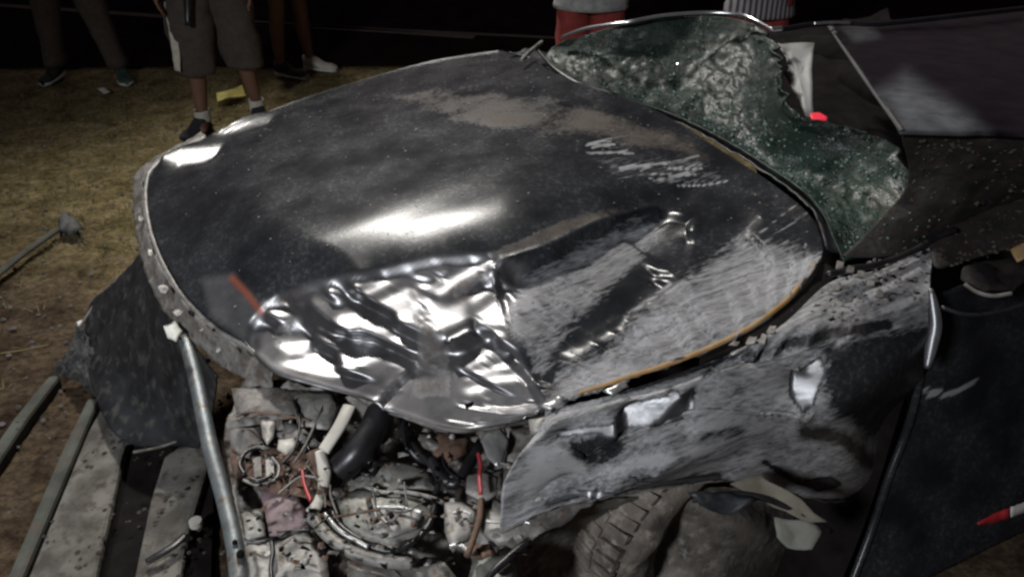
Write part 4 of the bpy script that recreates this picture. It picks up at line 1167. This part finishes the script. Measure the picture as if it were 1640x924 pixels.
# right part of the bay
sheet('bright_bracket', [(776, 690), (800, 682), (816, 704), (806, 738), (796, 748), (780, 732), (770, 706)], .64, 'bright_metal', .006, .003, 3)
sheet('dusty_panel', [(816, 692), (870, 676), (890, 700), (850, 740), (806, 750)], .62, 'grime_metal', .012, .010, 3)
sheet('connector', [(748, 762), (772, 752), (798, 764), (796, 792), (772, 804), (746, 788)], .60, 'pale_metal', .006, .002, 2, .012)
sheet('pale_box', [(712, 806), (740, 800), (764, 812), (756, 858), (722, 878), (712, 850)], .575, 'pale_metal', .006, .003, 3, .02)
sheet('pale_box', [(776, 818), (812, 810), (852, 824), (866, 850), (830, 870), (796, 872), (774, 856)], .585, 'pale_metal', .010, .004, 3, .02)
cable('box_rib', [(778, 834), (800, 836), (834, 834), (862, 842)], .606, .0030, 'bright_metal')
cable('box_rib', [(726, 822), (742, 818), (754, 824)], .592, .0030, 'bright_metal')
cable('box_rib', [(720, 876), (736, 872), (748, 880)], .58, .0045, 'bright_metal')
sheet('washer_tab', [(842, 792), (862, 786), (870, 800), (850, 804)], .625, 'white_plastic', .004, .001, 2)
cable('rusty_stay', [(770, 800), (768, 830), (758, 862), (748, 890)], .60, .0065, 'rust')
cable('red_cable', [(766, 726), (770, 746), (768, 762), (770, 790)], .63, .0042, 'dark_red')
cable('red_cable', [(484, 752), (488, 776), (498, 802)], .60, .0036, 'red')
sheet('red_fragment', [(752, 872), (786, 866), (796, 884), (770, 896), (750, 890)], .57, 'rust', .004, .006, 3)
cable('black_stay', [(846, 866, .60), (820, 888, .59), (786, 920, .58), (770, 950, .56)], .5, .007, 'rubber')
cable('torn_wire', [(800, 740), (840, 752), (880, 744), (930, 738)], .64, .0022, 'pale_metal')
cable('torn_wire', [(812, 748), (846, 744), (876, 738)], .645, .0022, 'bright_metal')
cable('torn_wire', [(446, 790), (480, 764), (506, 764)], .60, .0022, 'pale_metal')
sheet('dusty_panel', [(700, 690), (752, 698), (748, 726), (720, 744), (690, 728)], .56, 'rust', .012, .010, 3)
sheet('dusty_panel', [(640, 690), (680, 690), (720, 720), (716, 748), (676, 744), (650, 716)], .555, 'grime_metal', .012, .010, 3)
sheet('bracket', [(606, 690), (620, 680), (628, 706), (612, 712)], .60, 'grey_green', .004, .003, 2)
sheet('lower_panel', [(760, 890), (820, 878), (830, 920), (780, 980), (740, 960)], .53, 'grey_green', .01, .01, 3)
sheet('dusty_panel', [(806, 742), (862, 722), (884, 790), (852, 842), (806, 836)], .60, 'grime_metal', .014, .012, 4)
sheet('dusty_panel', [(790, 800), (850, 812), (860, 856), (820, 880), (784, 852)], .585, 'dusty_grey', .012, .012, 4)
sheet('dusty_panel', [(828, 820), (900, 800), (960, 800), (900, 838), (850, 868)], .60, 'grime_metal', .008, .010, 4)
# loose wiring and torn strips across the bay
for k in range(26):
    x, y = rnd.uniform(400, 830), rnd.uniform(640, 890)
    pts_ = [(x, y)]
    a_ = rnd.uniform(0, 6.3)
    for q in range(3):
        a_ += rnd.uniform(-.9, .9)
        pts_.append((pts_[-1][0] + math.cos(a_) * rnd.uniform(12, 34), pts_[-1][1] + math.sin(a_) * rnd.uniform(12, 34)))
    if max(p_[1] for p_ in pts_) > 915 or min(p_[1] for p_ in pts_) < 635 or min(p_[0] for p_ in pts_) < 385 or max(p_[0] for p_ in pts_) > 850: continue
    cable('loose_wire', pts_, .585 + rnd.uniform(-.01, .02), rnd.uniform(.0012, .0030), ['rubber', 'rubber', 'dusty_grey', 'rubber', 'rust'][k % 5], seg=20, n=6)
for x, y in ((470, 640), (412, 650), (506, 660), (640, 772), (662, 840), (590, 800), (734, 820), (820, 838), (840, 720), (724, 700), (450, 880), (490, 900), (400, 846)):
    cable('bolt', [(x, y, .56), (x, y - 1, .60)], 0, rnd.uniform(.004, .007), ['dark_cavity', 'pale_metal', 'rust'][int(x) % 3], seg=3, n=6)
# small debris, too many to count
def debris(name, n, region, z0, z1, mat, lo, hi, seed):
    r = random.Random(seed)
    V, F = [], []
    xs_, ys_ = [q[0] for q in region], [q[1] for q in region]
    k = 0
    while k < n:
        x, y = r.uniform(min(xs_), max(xs_)), r.uniform(min(ys_), max(ys_))
        if polyf(np.array([x]), np.array([y]), region, .5)[0] < .5: continue
        k += 1
        c = P(x, y, r.uniform(z0, z1)); s = r.uniform(lo, hi); m = len(V)
        a = r.uniform(0, 6.3); tilt = r.uniform(-.6, .6)
        for q in range(4):
            t = a + q * 1.57 + r.uniform(-.4, .4); rr = s * r.uniform(.5, 1.3)
            V.append(c + np.array([math.cos(t) * rr, math.sin(t) * rr * .7, math.sin(t + 1) * rr * tilt]))
        V.append(c + np.array([0, 0, s * .45]))
        F += [(m, m + 1, m + 4), (m + 1, m + 2, m + 4), (m + 2, m + 3, m + 4), (m + 3, m, m + 4)]
    return tag(mesh_obj(name, V, F, MAT[mat], CAR, shade=False), kind='stuff')
REG = [(365, 615), (545, 635), (720, 695), (860, 690), (850, 900), (400, 920)]
debris('metal_crumbs', 90, REG, .565, .60, 'grime_metal', .004, .013, 1)
debris('pale_crumbs', 60, REG, .57, .61, 'pale_metal', .003, .009, 2)
debris('dark_crumbs', 110, REG, .57, .605, 'dark_cavity', .004, .013, 3)
debris('rust_crumbs', 50, REG, .57, .60, 'rust', .004, .012, 4)
debris('paint_chips', 60, [(880, 650), (1120, 640), (1400, 640), (1300, 720), (900, 780)], .80, .80, 'grime_metal', .001, .003, 5) if False else None
REG2 = [(1325, 440), (1490, 385), (1490, 470), (1350, 520), (1300, 500)]
debris('scuttle_crumbs', 120, REG2, .925, .95, 'dusty_grey', .002, .007, 6)
debris('dark_scuttle_crumbs', 80, REG2, .925, .95, 'dark_cavity', .002, .008, 7)

# ---- bumper cover hanging off the nose, and the bare support bar
rows = [[(232, 398, .56), (262, 470, .55), (300, 540, .54), (345, 600, .52)],
        [(196, 440, .42), (232, 520, .40), (280, 590, .38), (340, 650, .38)],
        [(150, 480, .24), (176, 560, .22), (236, 640, .22), (325, 700, .24)],
        [(136, 515, .14), (140, 590, .12), (190, 700, .12), (318, 716, .16)]]
A = loft_grid([pt(r) for r in rows], 80, 90)
A[..., 2] += .012 * vnoise(A, 7, 3, seed=9)
grid_obj('bumper_cover', A, MAT['black_plastic'], CAR, thick=.005)
rows = [[(128, 520, .15), (150, 560, .16), (210, 615, .18), (290, 640, .22)],
        [(108, 560, .10), (130, 590, .11), (190, 640, .13), (270, 690, .15)],
        [(84, 596, .03), (110, 606, .04), (168, 650, .05), (200, 716, .05)]]
A = loft_grid([pt(r) for r in rows], 50, 90)
A[..., 2] += .022 * vnoise(A, 22, 4, seed=19); A[..., 1] += .02 * vnoise(A, 18, 4, seed=29)
grid_obj('torn_bumper_foam', A, worn('dusty_black_foam', (.012, .013, .015), (.05, .05, .05), 16, .8, 0, 1.0, c3=(.09, .09, .085), bdist=.012), CAR, thick=.004)
cable('bumper_edge', [(128, 524, .17), (165, 470, .26), (200, 438, .40), (226, 408, .52)], .5, .006, 'dusty_grey')
cable('bumper_edge', [(214, 724, .13), (262, 714, .15), (320, 690, .2)], .5, .004, 'dusty_grey')
cable('support_bar', [(296, 540, .60), (312, 600, .585), (338, 720, .56), (360, 800, .54), (376, 872, .53), (384, 940, .52)], .5, .017, 'galv', seg=40, n=12, flat=.7)
sheet('white_clip', [(262, 524), (280, 514), (292, 530), (282, 548), (268, 540)], .63, 'white_paper', .004, .004, 2)
# floor pan so that nothing shows through
G2 = loft_grid([[SZ(-.75, .30, -.35), SZ(0, .22, -.25), SZ(1.9, .22, -.25)], [SZ(-.85, .30, -.9), SZ(0, .22, -.9), SZ(1.9, .22, -.9)], [SZ(-.75, .30, -1.5), SZ(0, .22, -1.5), SZ(1.9, .22, -1.5)]], 12, 30)
grid_obj('underbody', G2, MAT['dark_cavity'], CAR)
# wheels on the far side and rear side panel stand where the car goes on
grid_obj('rear_door', loft_grid([[SZ(1.76, .96, -.02), SZ(2.5, .97, -.03)], [SZ(1.76, .75, .03), SZ(2.5, .75, .03)], [SZ(1.76, .2, -.02), SZ(2.5, .2, -.03)]], 14, 14), MAT['paint'], CAR, attrs=dict(dust=np.full((14, 14), .1), mud=np.full((14, 14), .3)), thick=.004)
far_tyre = wheel_grid([(.19, .09), (.28, .105), (.315, .05), (.315, -.05), (.28, -.105), (.19, -.09)], 40, SZ(-.2, .30, -1.42), False)
grid_obj('tyre', far_tyre, muddy, CAR)

# ================================================================== THINGS ON THE GROUND
def ground_piece(name, px, z, mat, label, cat, thick=.004, rough=.006, bulge=.0, sub=3, group=None):
    return tag(plate(name, [P(q[0], q[1], z if len(q) == 2 else q[2]) for q in px], MAT[mat], None, thick, rough, sub, bulge), label, cat, group)
ground_piece('yellow_card', [(346, 148, .05), (388, 139, .055), (394, 154, .03), (348, 161, .03)], .04, 'yellow', 'bright yellow card lying on the grass between the ankles of the person in taupe shorts', 'card', rough=.010)
ground_piece('litter', [(155, 142), (166, 140), (176, 147), (166, 149)], .02, 'white_paper', 'small white scrap of litter on the grass just in front of the green sneaker', 'litter')
ground_piece('plastic_fragment', [(92, 350), (106, 340), (122, 350), (134, 366), (112, 376), (94, 368)], .04, 'seal_grey', 'grey plastic fragment on bare soil at the end of the long grey pipe', 'fragment', .006, .012, .02)
tag(tube('pipe', [P(-40, 470, .03), P(30, 412, .03), P(92, 368, .03)], .018, MAT['concrete_dark'], None, seg=24, flat=.6), 'long grey pipe half buried in the soil at the left edge', 'pipe')
t = np.linspace(0, 2 * math.pi, 25)[:-1]
c = P(314, 838, .05)
V = [c + np.array([0, 0, .012])] + [c + np.array([math.cos(a) * .017, math.sin(a) * .017, .012]) for a in t] + [c + np.array([math.cos(a) * .018, math.sin(a) * .018, -.004]) for a in t]
F = [(0, 1 + k, 1 + (k + 1) % 24) for k in range(24)] + [(1 + k, 25 + k, 25 + (k + 1) % 24, 1 + (k + 1) % 24) for k in range(24)]
tag(mesh_obj('bottle_cap', V, F, MAT['white_plastic'], shade=False), 'round white cap lying on the edge of the pavement slab', 'cap')
tag(tube('rubber_strip', [P(234, 900, .062), P(258, 886, .066), P(280, 872, .066), (P(297, 856, .062))], .012, MAT['rubber'], None, seg=24, flat=.4), 'short black rubber strip lying across the pale pavement slab', 'rubber strip')
ground_piece('plastic_fragment', [(122, 515), (132, 512), (135, 521), (126, 525)], .03, 'white_paper', 'tiny white fragment on the soil beside the torn black bumper', 'fragment', .004, .004, .005, 2)
for pts, lab in (([(44, 452), (76, 440)], 'thin pale straw on the bare soil left of the bumper'), ([(0, 566), (40, 560), (78, 552)], 'longer pale twig on the bare soil near the left edge'), ([(150, 388), (188, 390), (204, 396)], 'pale twig on the soil beside the bonnet nose')):
    tag(tube('twig', [P(x, y, .012) for x, y in pts], .0025, MAT['straw'], None, seg=10, n=5), lab, 'twig')
# leaves / small stones
V, F = [], []
for k in range(1300):
    x, y = rnd.uniform(-3.2, -.3), rnd.uniform(.7, 4.6)
    s = rnd.uniform(.003, .013); m = len(V); a = rnd.uniform(0, 6.3)
    for q in range(5):
        th_ = a + q * 1.2566
        V.append((x + math.cos(th_) * s, y + math.sin(th_) * s * .8, -.004))
    V.append((x, y, s * .55))
    F += [(m + q, m + (q + 1) % 5, m + 5) for q in range(5)]
tag(mesh_obj('gravel', V, F, MAT['dusty_grey'], shade=False), 'scattered small stones and grit on the soil', 'gravel', kind='stuff')
V, F = [], []
for k in range(420):
    x_, y_ = rnd.uniform(20, 330), rnd.uniform(650, 940)
    if noise.noise(Vector((x_ * .02, y_ * .02, 0))) < .12: continue
    c = P(x_, y_, .047); s_ = rnd.uniform(.002, .008); m = len(V); a = rnd.uniform(0, 6.3)
    for q in range(5):
        V.append(c + np.array([math.cos(a + q * 1.2566) * s_, math.sin(a + q * 1.2566) * s_, 0]))
    V.append(c + np.array([0, 0, s_ * .5]))
    F += [(m + q, m + (q + 1) % 5, m + 5) for q in range(5)]
tag(mesh_obj('soil_crumbs', V, F, MAT['muddy_bits'], shade=False), 'dark soil crumbs scattered over the pavement slabs', 'soil', kind='stuff')
# ================================================================== PEOPLE
def loftmesh(name, secs, m, parent, n=22, M=26, wr=.004, seed=0):
    """cloth tube through (centre, rx, ry) sections"""
    C_ = catmull([s[0] for s in secs], M)
    R = catmull([(s[1], s[2], 0) for s in secs], M)
    fold_ = seed * 3.7
    g = np.zeros((M, n, 3))
    for i in range(M):
        for j in range(n):
            t = 2 * math.pi * j / (n - 1)
            g[i, j] = C_[i] + np.array([math.cos(t) * R[i, 0], math.sin(t) * R[i, 1], 0])
    if wr:
        k = vnoise(g[:, :-1], 9, 3, (1, 1, .8), fold_)
        k = np.concatenate([k, k[:, :1]], 1)
        ctr = C_[:, None]
        g += (g - ctr) * (k * wr / .08)[..., None]
    V = g[:, :-1].reshape(-1, 3)
    w = n - 1
    F = [(i * w + j, i * w + (j + 1) % w, (i + 1) * w + (j + 1) % w, (i + 1) * w + j) for i in range(M - 1) for j in range(w)]
    return mesh_obj(name, V, F, m, parent, thick=.003)
def shoe(name, heel, d, m, sole, parent, L=.27):
    d = np.array([d[0], d[1], 0.]); d /= np.linalg.norm(d); s = np.array([-d[1], d[0], 0])
    xs_ = np.linspace(0, 1, 16); n = 16
    def shell(h0, h1f, wf):
        g = []
        for x in xs_:
            w = wf * (.030 + .018 * math.sin(min(1, x * 1.15) * math.pi * .62) - .05 * max(0, x - .82) ** 1.3) * (min(1, x / .05 + .5)) * (min(1, (1 - x) / .06 + .35))
            ring = []
            for j in range(n):
                t = 2 * math.pi * j / n
                zz = h0 + (h1f(x) - h0) * (.5 + .5 * math.sin(t)) ** .7
                ring.append(heel + d * (x * L - .05) + s * math.cos(t) * w + np.array([0, 0, zz]))
            g.append(ring)
        V = np.array(g).reshape(-1, 3)
        F = [(i * n + j, i * n + (j + 1) % n, (i + 1) * n + (j + 1) % n, (i + 1) * n + j) for i in range(15) for j in range(n)]
        F += [tuple(range(n - 1, -1, -1)), tuple(15 * n + k for k in range(n))]
        return V, F
    V, F = shell(.012, lambda x: .105 - .045 * smooth(np.array((x - .25) / .4)) - .02 * max(0, x - .8) * 5, 1.0)
    o = mesh_obj(name, V, F, m, parent)
    V, F = shell(.0, lambda x: .030 + .006 * x, 1.10)
    mesh_obj('sole', V, F, sole, o)
    return o
def person(loc, face, label, h=1.72, foot_gap=.2, legs='shorts', mats=None, hem=.36, shoes=('dark_cloth', 'dark_cloth'), soles=('white_rubber', 'white_rubber'), sock=None, feet=None, shirt=True, toe=(0.25, -0.25), hem_shirt=.80, fat=1.0, folded=False):
    d = np.array([face[0], face[1], 0.]); d /= np.linalg.norm(d); s = np.array([-d[1], d[0], 0.])
    base = np.array([loc[0], loc[1], 0.])
    root = empty('person', base, label, 'person', 'onlookers standing round the wreck')
    k = h / 1.72
    def q(a, b, z): return base + s * a * k + d * b * k + np.array([0, 0, z * k])
    fl, fr = feet if feet else (q(foot_gap / 2, 0, 0), q(-foot_gap / 2, 0, 0))
    pel = (fl + fr) / 2 + np.array([0, 0, .92 * k])
    pel[2] = .92 * k
    J, E, R = [], [], []
    def j(p, r, par=None, ry=None):
        J.append(p); R.append((r * k, (ry or r) * k))
        if par is not None: E.append((par, len(J) - 1))
        return len(J) - 1
    o = pel - base - np.array([0, 0, .92 * k])
    def w(a, b, z): return q(a, b, z) + o
    ip = j(w(0, 0, .93), .12)
    i1 = j(w(0, .01, 1.08), .115, ip); i2 = j(w(0, .02, 1.25), .13, i1); i3 = j(w(0, 0, 1.40), .10, i2)
    nk = j(w(0, .01, 1.49), .055, i3); h0 = j(w(0, .03, 1.56), .075, nk); h1 = j(w(0, .035, 1.64), .088, h0); j(w(0, .02, 1.70), .055, h1)
    j(w(0, .125, 1.585), .012, h0)          # nose
    for sg, f in ((1, fl), (-1, fr)):
        hip = j(w(sg * .09, 0, .86), .088, ip)
        knee = (w(sg * .09, 0, .86) + f + np.array([0, 0, .09])) / 2 + d * .02
        a1 = j(knee * .5 + w(sg * .09, 0, .86) * .5, .075, hip)
        a2 = j(knee, .054, a1)
        a3 = j(knee * .62 + (f + np.array([0, 0, .1])) * .38 - d * .012, .056, a2)
        a4 = j(f + np.array([0, 0, .10]), .034, a3)
        a5 = j(f + np.array([0, 0, .05]) + d * .03, .034, a4)
        j(f + np.array([0, 0, .035]) + d * .13, .026, a5)
        sh = j(w(sg * .17, 0, 1.39), .055, i3); el = j(w(sg * .235, -.02, 1.10), .040, sh)
        if folded:
            wr_ = j(w(sg * .12, .20, 1.12), .026, el); pm = j(w(sg * .06, .225, 1.14), .028, wr_, .018)
            for t, dz in enumerate((.03, .01, -.01, -.03)):
                f1 = j(w(sg * .02, .235, 1.14 + dz), .0095, pm); j(w(-sg * .02, .225, 1.14 + dz), .0085, f1)
            j(w(sg * .05, .235, 1.19), .011, pm)
            continue
        wr_ = j(w(sg * .245, .06, .86), .026, el); pm = j(w(sg * .245, .075, .79), .030, wr_, .018)
        for t, (da, ln) in enumerate(((-.030, .075), (-.010, .088), (.010, .082), (.030, .062))):
            f1 = j(w(sg * .243, .078 + da, .755), .0095, pm)
            f2 = j(w(sg * .235, .080 + da * 1.05, .755 - ln * .55), .0085, f1)
            j(w(sg * .220, .080 + da * 1.05, .755 - ln), .0075, f2)
        t1 = j(w(sg * .235, .115, .80), .011, pm); j(w(sg * .222, .128, .765), .009, t1)
    me = bpy.data.meshes.new('body')
    me.from_pydata([tuple(p - base) for p in J], E, [])
    b = bpy.data.objects.new('body', me); link(b, root)
    me.materials.append(MAT['skin'])
    b.modifiers.new('skin', 'SKIN').use_smooth_shade = True
    for vv_, rr in zip(me.skin_vertices[0].data, R): vv_.radius = rr
    me.skin_vertices[0].data[0].use_root = True
    ss = b.modifiers.new('subdivision', 'SUBSURF'); ss.levels = 1; ss.render_levels = 1
    mats = mats or {}
    kids = []
    lm = mats.get('legs', MAT['taupe_cloth'])
    for n_, (sg, f) in enumerate(((1, fl), (-1, fr))):
        hp = w(sg * .085, 0, .90); fk = f + np.array([0, 0, .08])
        def along(z):
            t = (hp[2] - z) / (hp[2] - fk[2]); return hp * (1 - t) + fk * t
        if legs != 'none':
            if legs == 'shorts':
                secs = [(along(.92 * k), .10 * fat, .115), (along(.72 * k), .108 * fat, .11), (along(.55 * k), .098 * fat, .10), (along(hem + .06), .086 * fat, .09), (along(hem), .078 * fat, .082)]
            else:
                secs = [(along(.92 * k), .10, .115), (along(.6 * k), .085, .09), (along(.35), .072, .078), (along(.16), .066, .075), (along(.09), .07, .08)]
            kids.append(loftmesh('trouser_leg', secs, lm, root, seed=n_ + loc[0], wr=.011))
        if sock is not None:
            kids.append(loftmesh('sock', [(f + np.array([0, 0, .125]), .040, .044), (f + np.array([0, 0, .10]), .040, .046), (f + np.array([0, 0, .06]), .044, .06)], sock, root, M=8, wr=0))
        tdir = d + s * toe[n_]
        kids.append(shoe('shoe', f, tdir, MAT[shoes[n_]], MAT[soles[n_]], root))
    kids.append(loftmesh('waistband', [(w(0, 0, 1.0), .155, .12), (w(0, 0, .92), .175, .135), (w(0, 0, .83), .17, .13)], lm, root, M=12))
    sm = mats.get('shirt', MAT['dark_cloth'])
    kids.append(loftmesh('shirt', [(w(0, 0, 1.45), .075, .065), (w(0, 0, 1.41), .16, .09), (w(0, .01, 1.30), .19, .13), (w(0, .01, 1.08), .175, .13), (w(0, .01, .92), .19, .14), (w(0, .01, hem_shirt), .20, .15)], sm, root, M=34, wr=.008, seed=loc[1]))
    for sg in (1, -1):
        kids.append(loftmesh('sleeve', [(w(sg * .13, 0, 1.42), .05, .06), (w(sg * .19, 0, 1.36), .065, .065), (w(sg * .225, -.01, 1.18), .062, .062)], sm, root, M=12))
        kids.append(mesh_obj('eye', [w(sg * .03 + x * .010, .118 + y, 1.61 + z * .006) for x, y, z in ((-1, 0, 0), (0, .004, 1), (1, 0, 0), (0, .004, -1))], [(0, 1, 2, 3)], MAT['eye'], root))
        kids.append(tube('ear', [w(sg * .083, .02, 1.585), w(sg * .095, .005, 1.61), w(sg * .085, .01, 1.635)], .010, MAT['skin'], root, n=8, seg=8))
    kids.append(tube('mouth', [w(.022, .108, 1.545), w(0, .115, 1.543), w(-.022, .108, 1.545)], .004, MAT['dark_red'], root, n=6, seg=8))
    th_ = np.linspace(0, math.pi * .58, 12)[:, None]; ph_ = np.linspace(0, 2 * math.pi, 25)[None, :]
    cc = w(0, .015, 1.64)
    g = cc + (.102 * k) * (np.sin(th_)[..., None] * (np.cos(ph_)[..., None] * s * .92 + np.sin(ph_)[..., None] * d * 1.05)) + np.cos(th_)[..., None] * np.array([0, 0, .095 * k]) * np.ones_like(ph_)[..., None]
    kids.append(grid_obj('hair', g, MAT['hair'], root))
    for o_ in kids: o_.location = -root.location
    return root

face_car = (.25, -1)
p_c = person(P(372, 202, 0), face_car, 'person in loose taupe knee-length shorts standing on the grass beside the bonnet nose', 1.74, mats=dict(legs=MAT['taupe_cloth'], shirt=MAT['dark_cloth']),
       hem=.34, feet=(P(416, 190, 0), P(330, 208, 0)), sock=MAT['white_cloth'], shoes=('dark_cloth', 'dark_cloth'), soles=('dark_cloth', 'dark_cloth'), fat=1.38, toe=(.1, -.5), hem_shirt=.84)
person(P(146, 128, 0), (.15, -1), 'person in dark brown trousers and white-soled sneakers, furthest left on the verge', 1.75, legs='long', mats=dict(legs=MAT['brown_cloth']),
       feet=(P(196, 126, 0), P(96, 124, 0)), shoes=('green_shoe', 'dark_cloth'), toe=(.45, -.15))
person(P(480, 118, 0), (1, -.35), 'person with bare shins and a pale shoe standing behind the one in taupe shorts', 1.7, legs='shorts', hem=.55, mats=dict(legs=MAT['dark_cloth']),
       feet=(P(498, 112, 0), P(452, 122, 0)), shoes=('white_cloth', 'dark_cloth'), toe=(0, -.1))
person((P(945, 30, .7)[0], P(945, 30, .7)[1]), (-.1, -1), 'person in bright red trousers and grey top standing beyond the windscreen', 1.7, legs='long', mats=dict(legs=MAT['red_cloth'], shirt=MAT['grey_cloth']), hem_shirt=.775, folded=True)
person((P(1218, 10, .7)[0], P(1218, 10, .7)[1]), (-.1, -1), 'person in a long grey striped garment standing beyond the car roof', 1.65, legs='long', mats=dict(legs=MAT['red_cloth'], shirt=MAT['stripes']), hem_shirt=.69, folded=True)
# things carried by the person in shorts
c = P(306, 2, .74) + np.array([-.0, -.10, 0])
cc = P(306, 14, .70)
pc = loftmesh('hand_bag', [(P(305, -60, 1.0) + np.array([0, -.06, 0]), .030, .02), (P(306, -30, .86) + np.array([0, -.06, 0]), .034, .026), (P(307, 0, .76) + np.array([0, -.06, 0]), .040, .028), (P(307, 32, .66) + np.array([0, -.06, 0]), .036, .026), (P(307, 37, .645) + np.array([0, -.06, 0]), .012, .012)], MAT['rubber'], None, M=20)
tag(pc, 'slim black bag hanging at the hip of the person in taupe shorts', 'bag')
tw = ribbon('towel', [P(256, -60, .98), P(262, 0, .76), P(270, 50, .60), P(280, 114, .38)], [P(276, -60, .98), P(281, 0, .76), P(284, 50, .60), P(289, 116, .38)], MAT['white_cloth'], None, 40, 6, .0, .006, .004)
tag(tw, 'narrow cream towel hanging down beside the leg of the person in taupe shorts', 'towel')
for ch in list(CAR.children):
    ch.location = Vector(ch.location) - Vector(CAR.location)
